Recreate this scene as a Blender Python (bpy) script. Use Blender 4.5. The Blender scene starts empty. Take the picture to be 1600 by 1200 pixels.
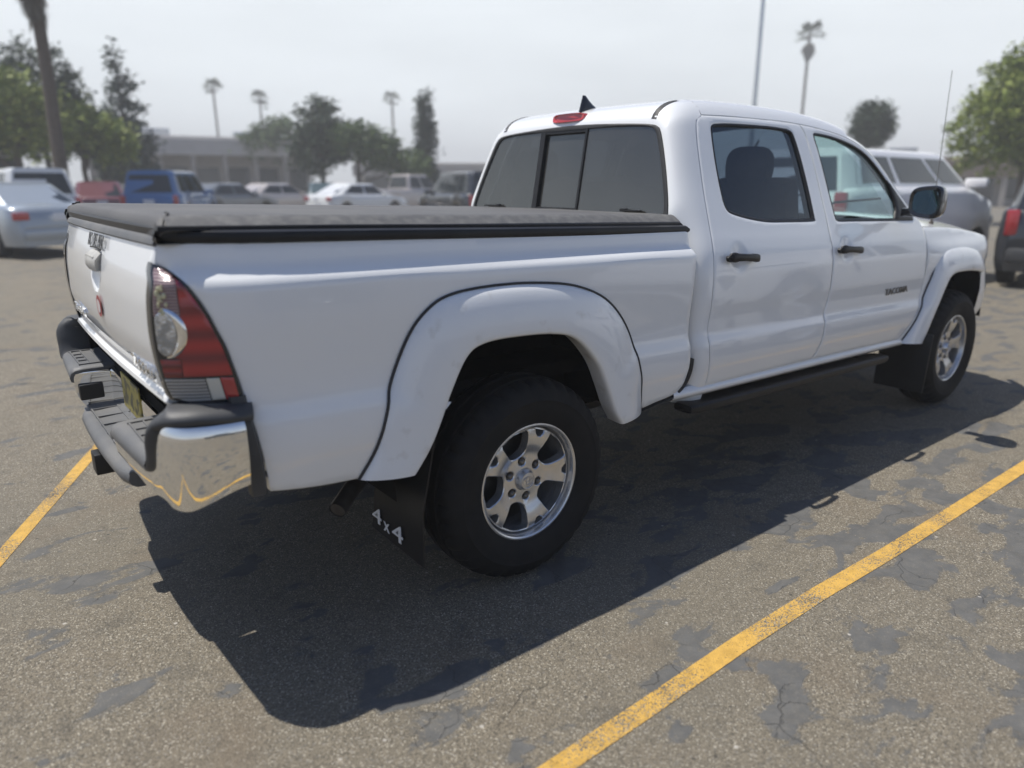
import bpy, bmesh, math, random
import numpy as np
from mathutils import Vector, Matrix
from mathutils.geometry import delaunay_2d_cdt
PI = math.pi
rad = math.radians
SC = bpy.context.scene

# ------------------------------------------------------------------ camera
cam_d = bpy.data.cameras.new('camera')
cam = bpy.data.objects.new('camera', cam_d)
SC.collection.objects.link(cam)
cam.location = (-1.5326, -2.7502, 1.4089)
cam.rotation_euler = (1.29944, -0.001026, -0.663964)
cam_d.sensor_fit = 'HORIZONTAL'
cam_d.sensor_width = 36.0
cam_d.lens = 36.0 * 1120.73 / 1600.0
cam_d.clip_start = 0.05
cam_d.clip_end = 2000
cam_d.dof.use_dof = True
cam_d.dof.focus_distance = 2.75
cam_d.dof.aperture_fstop = cam_d.lens / 1000.0 / 0.0205
SC.camera = cam

# ------------------------------------------------------------------ sky and sun
SUN = Vector((-0.25, 0.32, 1.0)).normalized()
elev = math.asin(SUN.z)
azim = math.atan2(SUN.x, SUN.y)
world = bpy.data.worlds.new('World')
SC.world = world
world.use_nodes = True
wn, wl = world.node_tree.nodes, world.node_tree.links
bg = wn['Background']
sky = wn.new('ShaderNodeTexSky')
sky.sky_type = 'NISHITA'
sky.sun_disc = False
sky.sun_elevation = elev
sky.sun_rotation = azim
sky.air_density = 1.0
sky.dust_density = 1.2
tc = wn.new('ShaderNodeTexCoord')
sep = wn.new('ShaderNodeSeparateXYZ')
wl.new(tc.outputs['Generated'], sep.inputs[0])
ramp = wn.new('ShaderNodeMapRange')
ramp.interpolation_type = 'SMOOTHERSTEP'
ramp.inputs['From Min'].default_value = 0.18
ramp.inputs['From Max'].default_value = 0.50
ramp.inputs['To Min'].default_value = 0.93
ramp.inputs['To Max'].default_value = 0.0
wl.new(sep.outputs['Z'], ramp.inputs['Value'])
mp = wn.new('ShaderNodeMapping')
mp.inputs['Scale'].default_value = (1.2, 1.2, 5.0)
wl.new(tc.outputs['Generated'], mp.inputs[0])
cn = wn.new('ShaderNodeTexNoise')
cn.inputs['Scale'].default_value = 1.6
cn.inputs['Detail'].default_value = 4
wl.new(mp.outputs[0], cn.inputs[0])
cr = wn.new('ShaderNodeMapRange')
cr.inputs['From Min'].default_value = 0.3
cr.inputs['From Max'].default_value = 0.75
cr.inputs['To Min'].default_value = 14.6
cr.inputs['To Max'].default_value = 18.0
wl.new(cn.outputs[0], cr.inputs['Value'])
hz = wn.new('ShaderNodeVectorMath')
hz.operation = 'SCALE'
hz.inputs[0].default_value = (0.92, 0.97, 1.0)
wl.new(cr.outputs[0], hz.inputs['Scale'])
mx = wn.new('ShaderNodeMix')
mx.data_type = 'RGBA'
dirn = wn.new('ShaderNodeVectorMath')
dirn.operation = 'DOT_PRODUCT'
dirn.inputs[1].default_value = (0.50, 0.86, 0.0)
wl.new(tc.outputs['Generated'], dirn.inputs[0])
dr = wn.new('ShaderNodeMapRange')
dr.interpolation_type = 'SMOOTHSTEP'
dr.inputs['From Min'].default_value = -0.55
dr.inputs['From Max'].default_value = 0.45
dr.inputs['To Min'].default_value = 0.20
dr.inputs['To Max'].default_value = 1.0
wl.new(dirn.outputs['Value'], dr.inputs['Value'])
fm_ = wn.new('ShaderNodeMath')
fm_.operation = 'MULTIPLY'
wl.new(ramp.outputs[0], fm_.inputs[0])
wl.new(dr.outputs[0], fm_.inputs[1])
wl.new(fm_.outputs[0], mx.inputs['Factor'])
blu = wn.new('ShaderNodeMix')
blu.data_type = 'RGBA'
blu.blend_type = 'MULTIPLY'
blu.inputs['Factor'].default_value = 1.0
blu.inputs['B'].default_value = (0.80, 1.05, 1.42, 1)
wl.new(sky.outputs[0], blu.inputs['A'])
wl.new(blu.outputs['Result'], mx.inputs['A'])
wl.new(hz.outputs[0], mx.inputs['B'])
wl.new(mx.outputs['Result'], bg.inputs['Color'])
bg.inputs['Strength'].default_value = 0.06

sd = bpy.data.lights.new('sun', 'SUN')
sd.energy = 5.0
sd.angle = rad(0.53)
sd.color = (1.0, 0.955, 0.88)
so = bpy.data.objects.new('sun', sd)
SC.collection.objects.link(so)
so.rotation_euler = SUN.to_track_quat('Z', 'Y').to_euler()
so.location = (0, 0, 30)

SC.view_settings.view_transform = 'Standard'
SC.view_settings.look = 'None'
SC.view_settings.exposure = 0.22
SC.view_settings.gamma = 1.0
try:
    SC.cycles.max_bounces = 8
    SC.cycles.transparent_max_bounces = 12
    SC.cycles.sample_clamp_indirect = 6.0
except Exception:
    pass

# ------------------------------------------------------------------ materials
def mat(name, col=(.5, .5, .5), rough=.5, metal=0., coat=0., coat_rough=.03, spec=.5, **kw):
    m = bpy.data.materials.new(name)
    m.use_nodes = True
    b = m.node_tree.nodes['Principled BSDF']
    b.inputs['Base Color'].default_value = (*col, 1)
    b.inputs['Roughness'].default_value = rough
    b.inputs['Metallic'].default_value = metal
    b.inputs['Coat Weight'].default_value = coat
    b.inputs['Coat Roughness'].default_value = coat_rough
    b.inputs['Specular IOR Level'].default_value = spec
    for k, v in kw.items():
        b.inputs[k].default_value = v
    return m
def vary(m, scale=5., amt=.2, col=None, detail=6, lo=.4, hi=.65, stretch=(1, 1, 1), bump=0, bscale=None, rough=None):
    """procedural variation of a material: second colour through noise, optional bump"""
    nt = m.node_tree; N, L = nt.nodes, nt.links
    b = N['Principled BSDF']
    t = N.new('ShaderNodeTexCoord'); mpn = N.new('ShaderNodeMapping')
    mpn.inputs['Scale'].default_value = stretch
    L.new(t.outputs['Object'], mpn.inputs[0])
    n = N.new('ShaderNodeTexNoise'); n.inputs['Scale'].default_value = scale; n.inputs['Detail'].default_value = detail
    L.new(mpn.outputs[0], n.inputs[0])
    r = N.new('ShaderNodeMapRange'); r.inputs['From Min'].default_value = lo; r.inputs['From Max'].default_value = hi
    L.new(n.outputs[0], r.inputs['Value'])
    base = b.inputs['Base Color'].default_value[:3]
    mxn = N.new('ShaderNodeMix'); mxn.data_type = 'RGBA'
    mxn.inputs['A'].default_value = (*base, 1)
    c2 = col if col else tuple(c * (1 - amt) for c in base)
    mxn.inputs['B'].default_value = (*c2, 1)
    if col:
        q = N.new('ShaderNodeMath'); q.operation = 'MULTIPLY'; q.inputs[1].default_value = amt
        L.new(r.outputs[0], q.inputs[0]); L.new(q.outputs[0], mxn.inputs['Factor'])
    else:
        L.new(r.outputs[0], mxn.inputs['Factor'])
    L.new(mxn.outputs['Result'], b.inputs['Base Color'])
    if rough:
        rr = N.new('ShaderNodeMapRange'); rr.inputs['To Min'].default_value = rough[0]; rr.inputs['To Max'].default_value = rough[1]
        L.new(r.outputs[0], rr.inputs['Value']); L.new(rr.outputs[0], b.inputs['Roughness'])
    if bump:
        n2 = N.new('ShaderNodeTexNoise'); n2.inputs['Scale'].default_value = bscale or scale * 6; n2.inputs['Detail'].default_value = 4
        L.new(t.outputs['Object'], n2.inputs[0])
        bp = N.new('ShaderNodeBump'); bp.inputs['Strength'].default_value = bump; bp.inputs['Distance'].default_value = .002
        L.new(n2.outputs[0], bp.inputs['Height']); L.new(bp.outputs[0], b.inputs['Normal'])
    return m
def glass(name, tint, rough=0.0, ior=1.5):
    m = bpy.data.materials.new(name); m.use_nodes = True
    N, L = m.node_tree.nodes, m.node_tree.links
    N.remove(N['Principled BSDF'])
    tr = N.new('ShaderNodeBsdfTransparent'); tr.inputs[0].default_value = (*tint, 1)
    gl = N.new('ShaderNodeBsdfGlossy'); gl.inputs['Roughness'].default_value = rough
    gl.inputs['Color'].default_value = (.9, .95, .97, 1)
    lw = N.new('ShaderNodeLayerWeight'); lw.inputs['Blend'].default_value = .5
    pw = N.new('ShaderNodeMath'); pw.operation = 'POWER'; pw.inputs[1].default_value = 5.0
    f0 = 2 * ((ior - 1) / (ior + 1)) ** 2
    fr = N.new('ShaderNodeMath'); fr.operation = 'MULTIPLY_ADD'; fr.inputs[1].default_value = 1 - f0; fr.inputs[2].default_value = f0
    L.new(lw.outputs['Facing'], pw.inputs[0]); L.new(pw.outputs[0], fr.inputs[0])
    ms = N.new('ShaderNodeMixShader')
    L.new(fr.outputs[0], ms.inputs[0]); L.new(tr.outputs[0], ms.inputs[1]); L.new(gl.outputs[0], ms.inputs[2])
    L.new(ms.outputs[0], N['Material Output'].inputs['Surface'])
    return m
M = {}
M['paint'] = vary(mat('white_paint', (.80, .81, .81), .32, coat=1.0, coat_rough=.025), 1.3, .05, col=(.55, .53, .49), detail=9, lo=.45, hi=.8)
M['paint_dirty'] = vary(mat('flare_paint', (.78, .79, .79), .34, coat=.9, coat_rough=.04), 14, .5, col=(.42, .38, .32), detail=9, lo=.60, hi=.80)
M['chrome'] = vary(mat('chrome', (.86, .86, .85), .035, 1.0), 9, .25, col=(.6, .58, .53), detail=8, lo=.5, hi=.8, rough=(.03, .12))
M['plastic'] = vary(mat('grained_plastic', (.042, .044, .048), .5), 8, .5, col=(.085, .085, .082), detail=6, bump=.35, bscale=500)
M['step'] = vary(mat('step_plastic', (.095, .098, .103), .55), 6, .6, col=(.16, .155, .145), detail=8, bump=.4, bscale=300)
M['black'] = vary(mat('black_plastic', (.009, .009, .010), .42, spec=.35), 10, .4, col=(.02, .02, .02))
M['gloss_black'] = mat('gloss_black_plastic', (.012, .013, .015), .12, coat=.5)
M['rubber'] = vary(mat('rubber_seal', (.018, .018, .019), .6), 20, .5, col=(.04, .04, .04))
M['dark'] = vary(mat('underbody_dark', (.007, .007, .007), .9, spec=.1), 6, .6, col=(.014, .013, .012))
M['tyre'] = vary(mat('tyre_rubber', (.010, .010, .0105), .75, spec=.25), 7, .5, col=(.022, .020, .018), detail=8, bump=.3, bscale=160)
M['alloy'] = vary(mat('alloy', (.66, .665, .67), .27, .80, coat=.35), 18, .4, col=(.28, .26, .235), detail=8, lo=.5, hi=.8)
M['steel'] = vary(mat('dull_steel', (.20, .19, .175), .42, .8), 14, .5, col=(.10, .07, .05))
M['disc'] = mat('brake_metal', (.035, .034, .033), .45, .6)
M['vinyl'] = vary(mat('vinyl_cover', (.085, .085, .088), .62, spec=.4), 2.2, .7, col=(.135, .132, .126), detail=10, lo=.35, hi=.75, bump=.5, bscale=420)
M['vinyl_edge'] = vary(mat('vinyl_edge', (.085, .085, .086), .6), 30, .8, col=(.15, .148, .142), detail=8, lo=.4, hi=.7, bump=.6, bscale=260)
def dust_sheen(m, f, c):  # dust film; its grey also stands in for sky reflection on the glass
    N, L = m.node_tree.nodes, m.node_tree.links
    ms = N['Material Output'].inputs['Surface'].links[0].from_node
    d_ = N.new('ShaderNodeBsdfDiffuse'); d_.inputs[0].default_value = (*c, 1)
    x = N.new('ShaderNodeMixShader')
    n = N.new('ShaderNodeTexNoise'); n.inputs['Scale'].default_value = 3.0; n.inputs['Detail'].default_value = 8
    t = N.new('ShaderNodeTexCoord'); L.new(t.outputs['Object'], n.inputs[0])
    r = N.new('ShaderNodeMapRange'); r.inputs['From Min'].default_value = .3; r.inputs['From Max'].default_value = .7; r.inputs['To Min'].default_value = f * .7; r.inputs['To Max'].default_value = f * 1.4
    L.new(n.outputs[0], r.inputs['Value']); L.new(r.outputs[0], x.inputs[0])
    L.new(ms.outputs[0], x.inputs[1]); L.new(d_.outputs[0], x.inputs[2]); L.new(x.outputs[0], N['Material Output'].inputs['Surface'])
M['glass_dark'] = glass('privacy_glass', (.14, .18, .23), ior=1.52)
M['glass_front'] = glass('tinted_glass', (.50, .68, .66), ior=1.52)
M['glass_rear'] = glass('rear_glass', (.22, .235, .24), rough=.015, ior=1.60)
dust_sheen(M['glass_rear'], .06, (.5, .48, .44))
M['glass_shield'] = glass('windscreen_glass', (.84, .90, .88))
M['mirror'] = mat('mirror_glass', (.75, .95, .92), .01, 1.0)
M['seat'] = vary(mat('seat_cloth', (.045, .047, .052), .9, spec=.2), 30, .5, col=(.07, .07, .075))
M['trim'] = mat('interior_trim', (.06, .06, .064), .7)
M['beige'] = mat('headliner', (.30, .29, .27), .9)
M['decal'] = mat('black_decal', (.015, .015, .016), .4)
M['decal_white'] = mat('white_decal', (.72, .74, .78), .5)
M['sticker_red'] = mat('red_sticker', (.35, .045, .05), .45)
M['sticker_pale'] = mat('pale_sticker', (.62, .55, .53), .5)
M['yellow_plate'] = vary(mat('yellow_plate', (.40, .33, .08), .5), 22, .8, col=(.06, .06, .05), lo=.5, hi=.56)
M['silver_plastic'] = vary(mat('worn_silver_plastic', (.46, .45, .42), .45), 25, .5, col=(.30, .29, .265))

def lens_mat(name, col, rough=.12, trans=.0, ribs=0, axis=2, col2=None):
    m = mat(name, col, rough, coat=1.0, coat_rough=.03)
    N, L = m.node_tree.nodes, m.node_tree.links
    b = N['Principled BSDF']
    t = N.new('ShaderNodeTexCoord'); w = N.new('ShaderNodeTexWave')
    w.bands_direction = 'Z' if axis == 2 else 'X'
    w.inputs['Scale'].default_value = ribs or 20; w.inputs['Distortion'].default_value = .4
    L.new(t.outputs['Object'], w.inputs[0])
    mm = N.new('ShaderNodeMix'); mm.data_type = 'RGBA'
    mm.inputs['A'].default_value = (*col, 1); mm.inputs['B'].default_value = (*(col2 or tuple(c * .45 for c in col)), 1)
    L.new(w.outputs[1], mm.inputs['Factor']); L.new(mm.outputs['Result'], b.inputs['Base Color'])
    bp = N.new('ShaderNodeBump'); bp.inputs['Strength'].default_value = .5; bp.inputs['Distance'].default_value = .003
    L.new(w.outputs[1], bp.inputs['Height']); L.new(bp.outputs[0], b.inputs['Normal'])
    return m
M['lens_red'] = lens_mat('red_lens', (.40, .022, .025), ribs=5, col2=(.17, .010, .020))
M['lens_red2'] = lens_mat('red_lens_edge', (.50, .05, .045), ribs=4, col2=(.40, .03, .03))
M['lens_red3'] = lens_mat('red_lens_deep', (.26, .014, .02), ribs=14, col2=(.12, .006, .012))
M['lens_clear'] = lens_mat('clear_lens', (.34, .26, .25), ribs=40, col2=(.16, .085, .095))
M['lens_bottom'] = lens_mat('reversing_lens', (.42, .40, .36), ribs=36, col2=(.10, .09, .08))
M['lens_beige'] = mat('side_reflector', (.60, .57, .48), .3, coat=.8)
M['lens_facet'] = vary(mat('faceted_reflector', (.66, .68, .70), .16, .75, coat=1.0), 55, .75, col=(.20, .22, .25), lo=.42, hi=.58, bump=1.0, bscale=130)
M['glue'] = vary(mat('dried_glue', (.66, .63, .42), .6), 90, .6, col=(.36, .33, .16), bump=.8, bscale=300)
M['lens_chrome'] = vary(mat('reflector_chrome', (.85, .86, .88), .07, 1.0), 60, .4, col=(.3, .32, .35), bump=.8, bscale=90)

# ------------------------------------------------------------------ mesh helpers
def link(o, parent=None):
    SC.collection.objects.link(o)
    if parent is not None:
        o.parent = parent
        o.matrix_parent_inverse = parent_inv(parent)
    return o
def world_of(p):
    l = Matrix.LocRotScale(p.location, p.rotation_euler, p.scale)
    return l if p.parent is None else world_of(p.parent) @ p.matrix_parent_inverse @ l
def parent_inv(p):
    return world_of(p).inverted()
def make(name, verts, faces, material, parent=None, angle=38, mats=None, fm=None, smooth=True):
    me = bpy.data.meshes.new(name)
    me.from_pydata([tuple(v) for v in verts], [], [tuple(f) for f in faces])
    for mm in (mats or [material]):
        me.materials.append(mm)
    if fm is not None:
        me.polygons.foreach_set('material_index', fm)
    if smooth:
        me.polygons.foreach_set('use_smooth', [True] * len(me.polygons))
        me.set_sharp_from_angle(angle=rad(angle))
    me.update()
    return link(bpy.data.objects.new(name, me), parent)
def thing(name, label, cat, loc=(0, 0, 0), rz=0, group=None):
    o = bpy.data.objects.new(name, None)
    o.empty_display_size = .2
    o.location = loc; o.rotation_euler = (0, 0, rz)
    SC.collection.objects.link(o)
    o['label'] = label; o['category'] = cat
    if group: o['group'] = group
    return o
def tag(o, label=None, cat=None, group=None, kind=None):
    if label: o['label'] = label
    if cat: o['category'] = cat
    if group: o['group'] = group
    if kind: o['kind'] = kind
    return o
class MB:
    """collects shapes into one mesh"""
    def __init__(s): s.v = []; s.f = []
    def add(s, v, f):
        n = len(s.v); s.v += [tuple(p) for p in v]; s.f += [tuple(i + n for i in q) for q in f]; return s
    def box(s, c, d, rz=0, rx=0, ry=0, bev=0):
        bm = bmesh.new()
        bmesh.ops.create_cube(bm, size=1)
        for v in bm.verts: v.co = Vector((v.co.x * d[0], v.co.y * d[1], v.co.z * d[2]))
        if bev: bmesh.ops.bevel(bm, geom=bm.edges[:], offset=bev, segments=2, affect='EDGES', profile=.6)
        R = Matrix.Rotation(rz, 4, 'Z') @ Matrix.Rotation(ry, 4, 'Y') @ Matrix.Rotation(rx, 4, 'X')
        vs = [R @ v.co + Vector(c) for v in bm.verts]
        bm.verts.index_update()
        fs = [[v.index for v in f.verts] for f in bm.faces]
        bm.free()
        return s.add(vs, fs)
    def tube(s, pts, r, n=10, cap=True, closed=False):
        pts = [Vector(p) for p in pts]; k = len(pts)
        rr = r if isinstance(r, (list, tuple)) else [r] * k
        vs = []; up = None
        for i, p in enumerate(pts):
            a = pts[(i - 1) % k] if (closed or i > 0) else p
            b = pts[(i + 1) % k] if (closed or i < k - 1) else p
            t = (b - a).normalized()
            if up is None:
                up = Vector((0, 0, 1)) if abs(t.z) < .9 else Vector((1, 0, 0))
            x = t.cross(up).normalized(); up = x.cross(t).normalized()
            for j in range(n):
                an = 2 * PI * j / n
                vs.append(p + rr[i] * (math.cos(an) * x + math.sin(an) * up))
        fs = []
        for i in range(k if closed else k - 1):
            for j in range(n):
                a, b = i * n + j, i * n + (j + 1) % n
                c, d = ((i + 1) % k) * n + (j + 1) % n, ((i + 1) % k) * n + j
                fs.append((a, b, c, d))
        if cap and not closed:
            fs.append(tuple(range(n))[::-1]); fs.append(tuple((k - 1) * n + j for j in range(n)))
        return s.add(vs, fs)
    def grid(s, rows, closed_u=False, closed_v=False):
        """rows: list of equal-length lists of points"""
        nu, nv = len(rows), len(rows[0])
        vs = [p for r in rows for p in r]; fs = []
        for i in range(nu if closed_u else nu - 1):
            for j in range(nv if closed_v else nv - 1):
                a = i * nv + j; b = i * nv + (j + 1) % nv
                c = ((i + 1) % nu) * nv + (j + 1) % nv; d = ((i + 1) % nu) * nv + j
                fs.append((a, b, c, d))
        return s.add(vs, fs)
    def fan(s, ring):
        return s.add(ring, [tuple(range(len(ring)))])
    def lathe(s, prof, n=64, c=(0, 0, 0), axis='y', mod=None, a0=0, a1=2 * PI):
        full = abs(a1 - a0 - 2 * PI) < 1e-6
        rows = []
        m = n if full else n + 1
        for i in range(m):
            a = a0 + (a1 - a0) * i / n
            row = []
            for k, (r, h) in enumerate(prof):
                if mod: r, h = mod(r, h, i, k)
                if axis == 'y': row.append((c[0] + r * math.cos(a), c[1] + h, c[2] + r * math.sin(a)))
                elif axis == 'x': row.append((c[0] + h, c[1] + r * math.cos(a), c[2] + r * math.sin(a)))
                else: row.append((c[0] + r * math.cos(a), c[1] + r * math.sin(a), c[2] + h))
            rows.append(row)
        return s.grid(rows, closed_u=full)
    def mirror_y(s):
        s.v = [(x, -y, z) for x, y, z in s.v]; s.f = [f[::-1] for f in s.f]; return s
    def build(s, name, material, parent=None, angle=38, fix=True, smooth=True):
        o = make(name, s.v, s.f, material, parent, angle, smooth=smooth)
        if fix:
            bm = bmesh.new(); bm.from_mesh(o.data)
            bmesh.ops.recalc_face_normals(bm, faces=bm.faces[:])
            bm.to_mesh(o.data); bm.free()
            if smooth: o.data.set_sharp_from_angle(angle=rad(angle))
        return o
def sm(pts, n=6):
    """open Catmull-Rom through the points"""
    P = [np.array(p, float) for p in pts]
    if len(P) < 3: 
        return [tuple(P[0] + (P[-1] - P[0]) * i / n) for i in range(n + 1)]
    P = [2 * P[0] - P[1]] + P + [2 * P[-1] - P[-2]]
    out = []
    for i in range(1, len(P) - 2):
        for k in range(n):
            t = k / n
            a, b, c, d = P[i - 1:i + 3]
            out.append(tuple(.5 * ((2 * b) + (-a + c) * t + (2 * a - 5 * b + 4 * c - d) * t * t + (-a + 3 * b - 3 * c + d) * t ** 3)))
    out.append(tuple(P[-2]))
    return out
def join(*segs):
    out = []
    for s_ in segs:
        for p in s_:
            if not out or math.dist(out[-1], p) > 1e-4: out.append(tuple(p))
    if math.dist(out[0], out[-1]) < 1e-4: out.pop()
    return out
def resample(pts, n, closed=False):
    P = np.array(pts, float)
    if closed: P = np.vstack([P, P[:1]])
    d = np.r_[0, np.cumsum(np.linalg.norm(np.diff(P, axis=0), axis=1))]
    t = np.linspace(0, d[-1], n + 1 if closed else n)
    Q = np.stack([np.interp(t, d, P[:, k]) for k in range(P.shape[1])], 1)
    return Q[:-1] if closed else Q
def step_resample(pts, h):
    """closed loop, points no farther apart than h, corners kept"""
    out = []
    n = len(pts)
    for i in range(n):
        a, b = np.array(pts[i]), np.array(pts[(i + 1) % n])
        L_ = np.linalg.norm(b - a)
        k = max(1, int(math.ceil(L_ / h)))
        for j in range(k): out.append(a + (b - a) * j / k)
    return np.array(out)
def inside(pts, poly):
    x, y = pts[:, 0], pts[:, 1]; r = np.zeros(len(pts), bool)
    px, py = poly[:, 0], poly[:, 1]; j = len(poly) - 1
    for i in range(len(poly)):
        c = (py[i] > y) != (py[j] > y)
        with np.errstate(divide='ignore', invalid='ignore'):
            xi = (px[j] - px[i]) * (y - py[i]) / (py[j] - py[i]) + px[i]
        r ^= c & (x < xi); j = i
    return r
def dist_poly(pts, poly):
    d = np.full(len(pts), 1e9)
    for i in range(len(poly)):
        a, b = poly[i], poly[(i + 1) % len(poly)]
        ab = b - a; L2 = (ab ** 2).sum() + 1e-12
        t = np.clip(((pts - a) @ ab) / L2, 0, 1)
        q = a + t[:, None] * ab
        d = np.minimum(d, np.linalg.norm(pts - q, axis=1))
    return d
def tri_region(outline, holes=(), h=.02, edge=.005):
    loops = [step_resample(outline, h)] + [step_resample(q, h * .8) for q in holes]
    x0, y0 = loops[0].min(0); x1, y1 = loops[0].max(0)
    gx, gy = np.meshgrid(np.arange(x0, x1, h), np.arange(y0, y1, h * .87))
    gx = gx + (np.arange(gx.shape[0]) % 2)[:, None] * h / 2
    g = np.stack([gx.ravel(), gy.ravel()], 1)
    ok = inside(g, loops[0])
    for q in loops[1:]: ok &= ~inside(g, q)
    g = g[ok]
    for q in loops:
        if len(g): g = g[dist_poly(g, q) > (edge + .45 * h)]
    ring = []
    if edge > 0:
        for q in loops:
            a = np.roll(q, 1, 0); b = np.roll(q, -1, 0)
            t = b - a; t /= np.linalg.norm(t, axis=1)[:, None] + 1e-9
            nrm = np.stack([-t[:, 1], t[:, 0]], 1)
            for sgn in (1, -1):
                c = q + sgn * edge * nrm
                keep = inside(c, loops[0])
                for k in loops[1:]: keep &= ~inside(c, k)
                c = c[keep]
                dd = np.min([dist_poly(c, k) for k in loops], axis=0) if len(c) else np.zeros(0)
                c = c[dd > edge * .8]
                ring.append(c)
    pts = np.vstack(loops + [r for r in ring if len(r)] + ([g] if len(g) else []))
    edges = []; o = 0
    for q in loops:
        edges += [(o + i, o + (i + 1) % len(q)) for i in range(len(q))]; o += len(q)
    nb = o
    V, E_, F_, ov, oe, of = delaunay_2d_cdt([Vector(p) for p in pts], edges, [], 0, 1e-6)
    V = np.array([tuple(v) for v in V])
    F_ = np.array([f for f in F_ if len(f) == 3])
    cen = V[F_].mean(1)
    ok = inside(cen, loops[0])
    for q in loops[1:]: ok &= ~inside(cen, q)
    F_ = F_[ok]
    bnd = np.array([any(i < nb for i in ids) for ids in ov])
    return V, F_, bnd
def panel(name, outline, fn, material, parent=None, holes=(), h=.02, edge=.005, depth=.02, drop=.003, flip=False, inv=False, angle=50):
    """outline in (a,b); fn(a,b,d) -> xyz, d = outward offset"""
    V, F_, bnd = tri_region(outline, holes, h, edge)
    vs = [fn(a, b, (-drop if bnd[i] else 0.)) for i, (a, b) in enumerate(V)]
    fs = [tuple(f) for f in F_]
    ed = {}
    for f in fs:
        for i in range(3):
            ed[(f[i], f[(i + 1) % 3])] = 1
    low = {}
    for (a, b) in list(ed):
        if (b, a) not in ed and depth > 0:
            for k in (a, b):
                if k not in low:
                    low[k] = len(vs); vs.append(fn(V[k][0], V[k][1], -depth))
            fs.append((b, a, low[a], low[b]))
    if inv: fs = [f[::-1] for f in fs]
    if flip:
        vs = [(x, -y, z) for x, y, z in vs]; fs = [f[::-1] for f in fs]
    return make(name, vs, fs, material, parent, angle)
def text(name, s_, size, loc, rot, material, parent, ext=.002, width=None, height=None, bold=0., shear=0.):
    cu = bpy.data.curves.new(name + '_curve', 'FONT')
    cu.body = s_; cu.size = 1; cu.extrude = .5; cu.offset = bold; cu.shear = shear
    cu.align_x = 'CENTER'; cu.align_y = 'CENTER'; cu.resolution_u = 3
    tmp = bpy.data.objects.new(name + '_tmp', cu)
    SC.collection.objects.link(tmp)
    dg = bpy.context.evaluated_depsgraph_get()
    me = bpy.data.meshes.new_from_object(tmp.evaluated_get(dg))
    bpy.data.objects.remove(tmp); bpy.data.curves.remove(cu)
    me.name = name
    co = np.array([tuple(v.co) for v in me.vertices])
    lo, hi = co.min(0), co.max(0)
    sx = (width / (hi[0] - lo[0])) if width else size
    sy = (height / (hi[1] - lo[1])) if height else size
    c = (lo + hi) / 2
    R = Matrix.Translation(loc) @ rot.to_matrix().to_4x4()
    for v in me.vertices:
        v.co = R @ Vector(((v.co.x - c[0]) * sx, (v.co.y - c[1]) * sy, v.co.z * 2 * ext))
    me.materials.clear(); me.materials.append(material)
    return link(bpy.data.objects.new(name, me), parent)
from mathutils import Euler
ROT_SIDE = Euler((PI / 2, 0, 0))
ROT_BACK = Euler((PI / 2, 0, -PI / 2))

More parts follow.
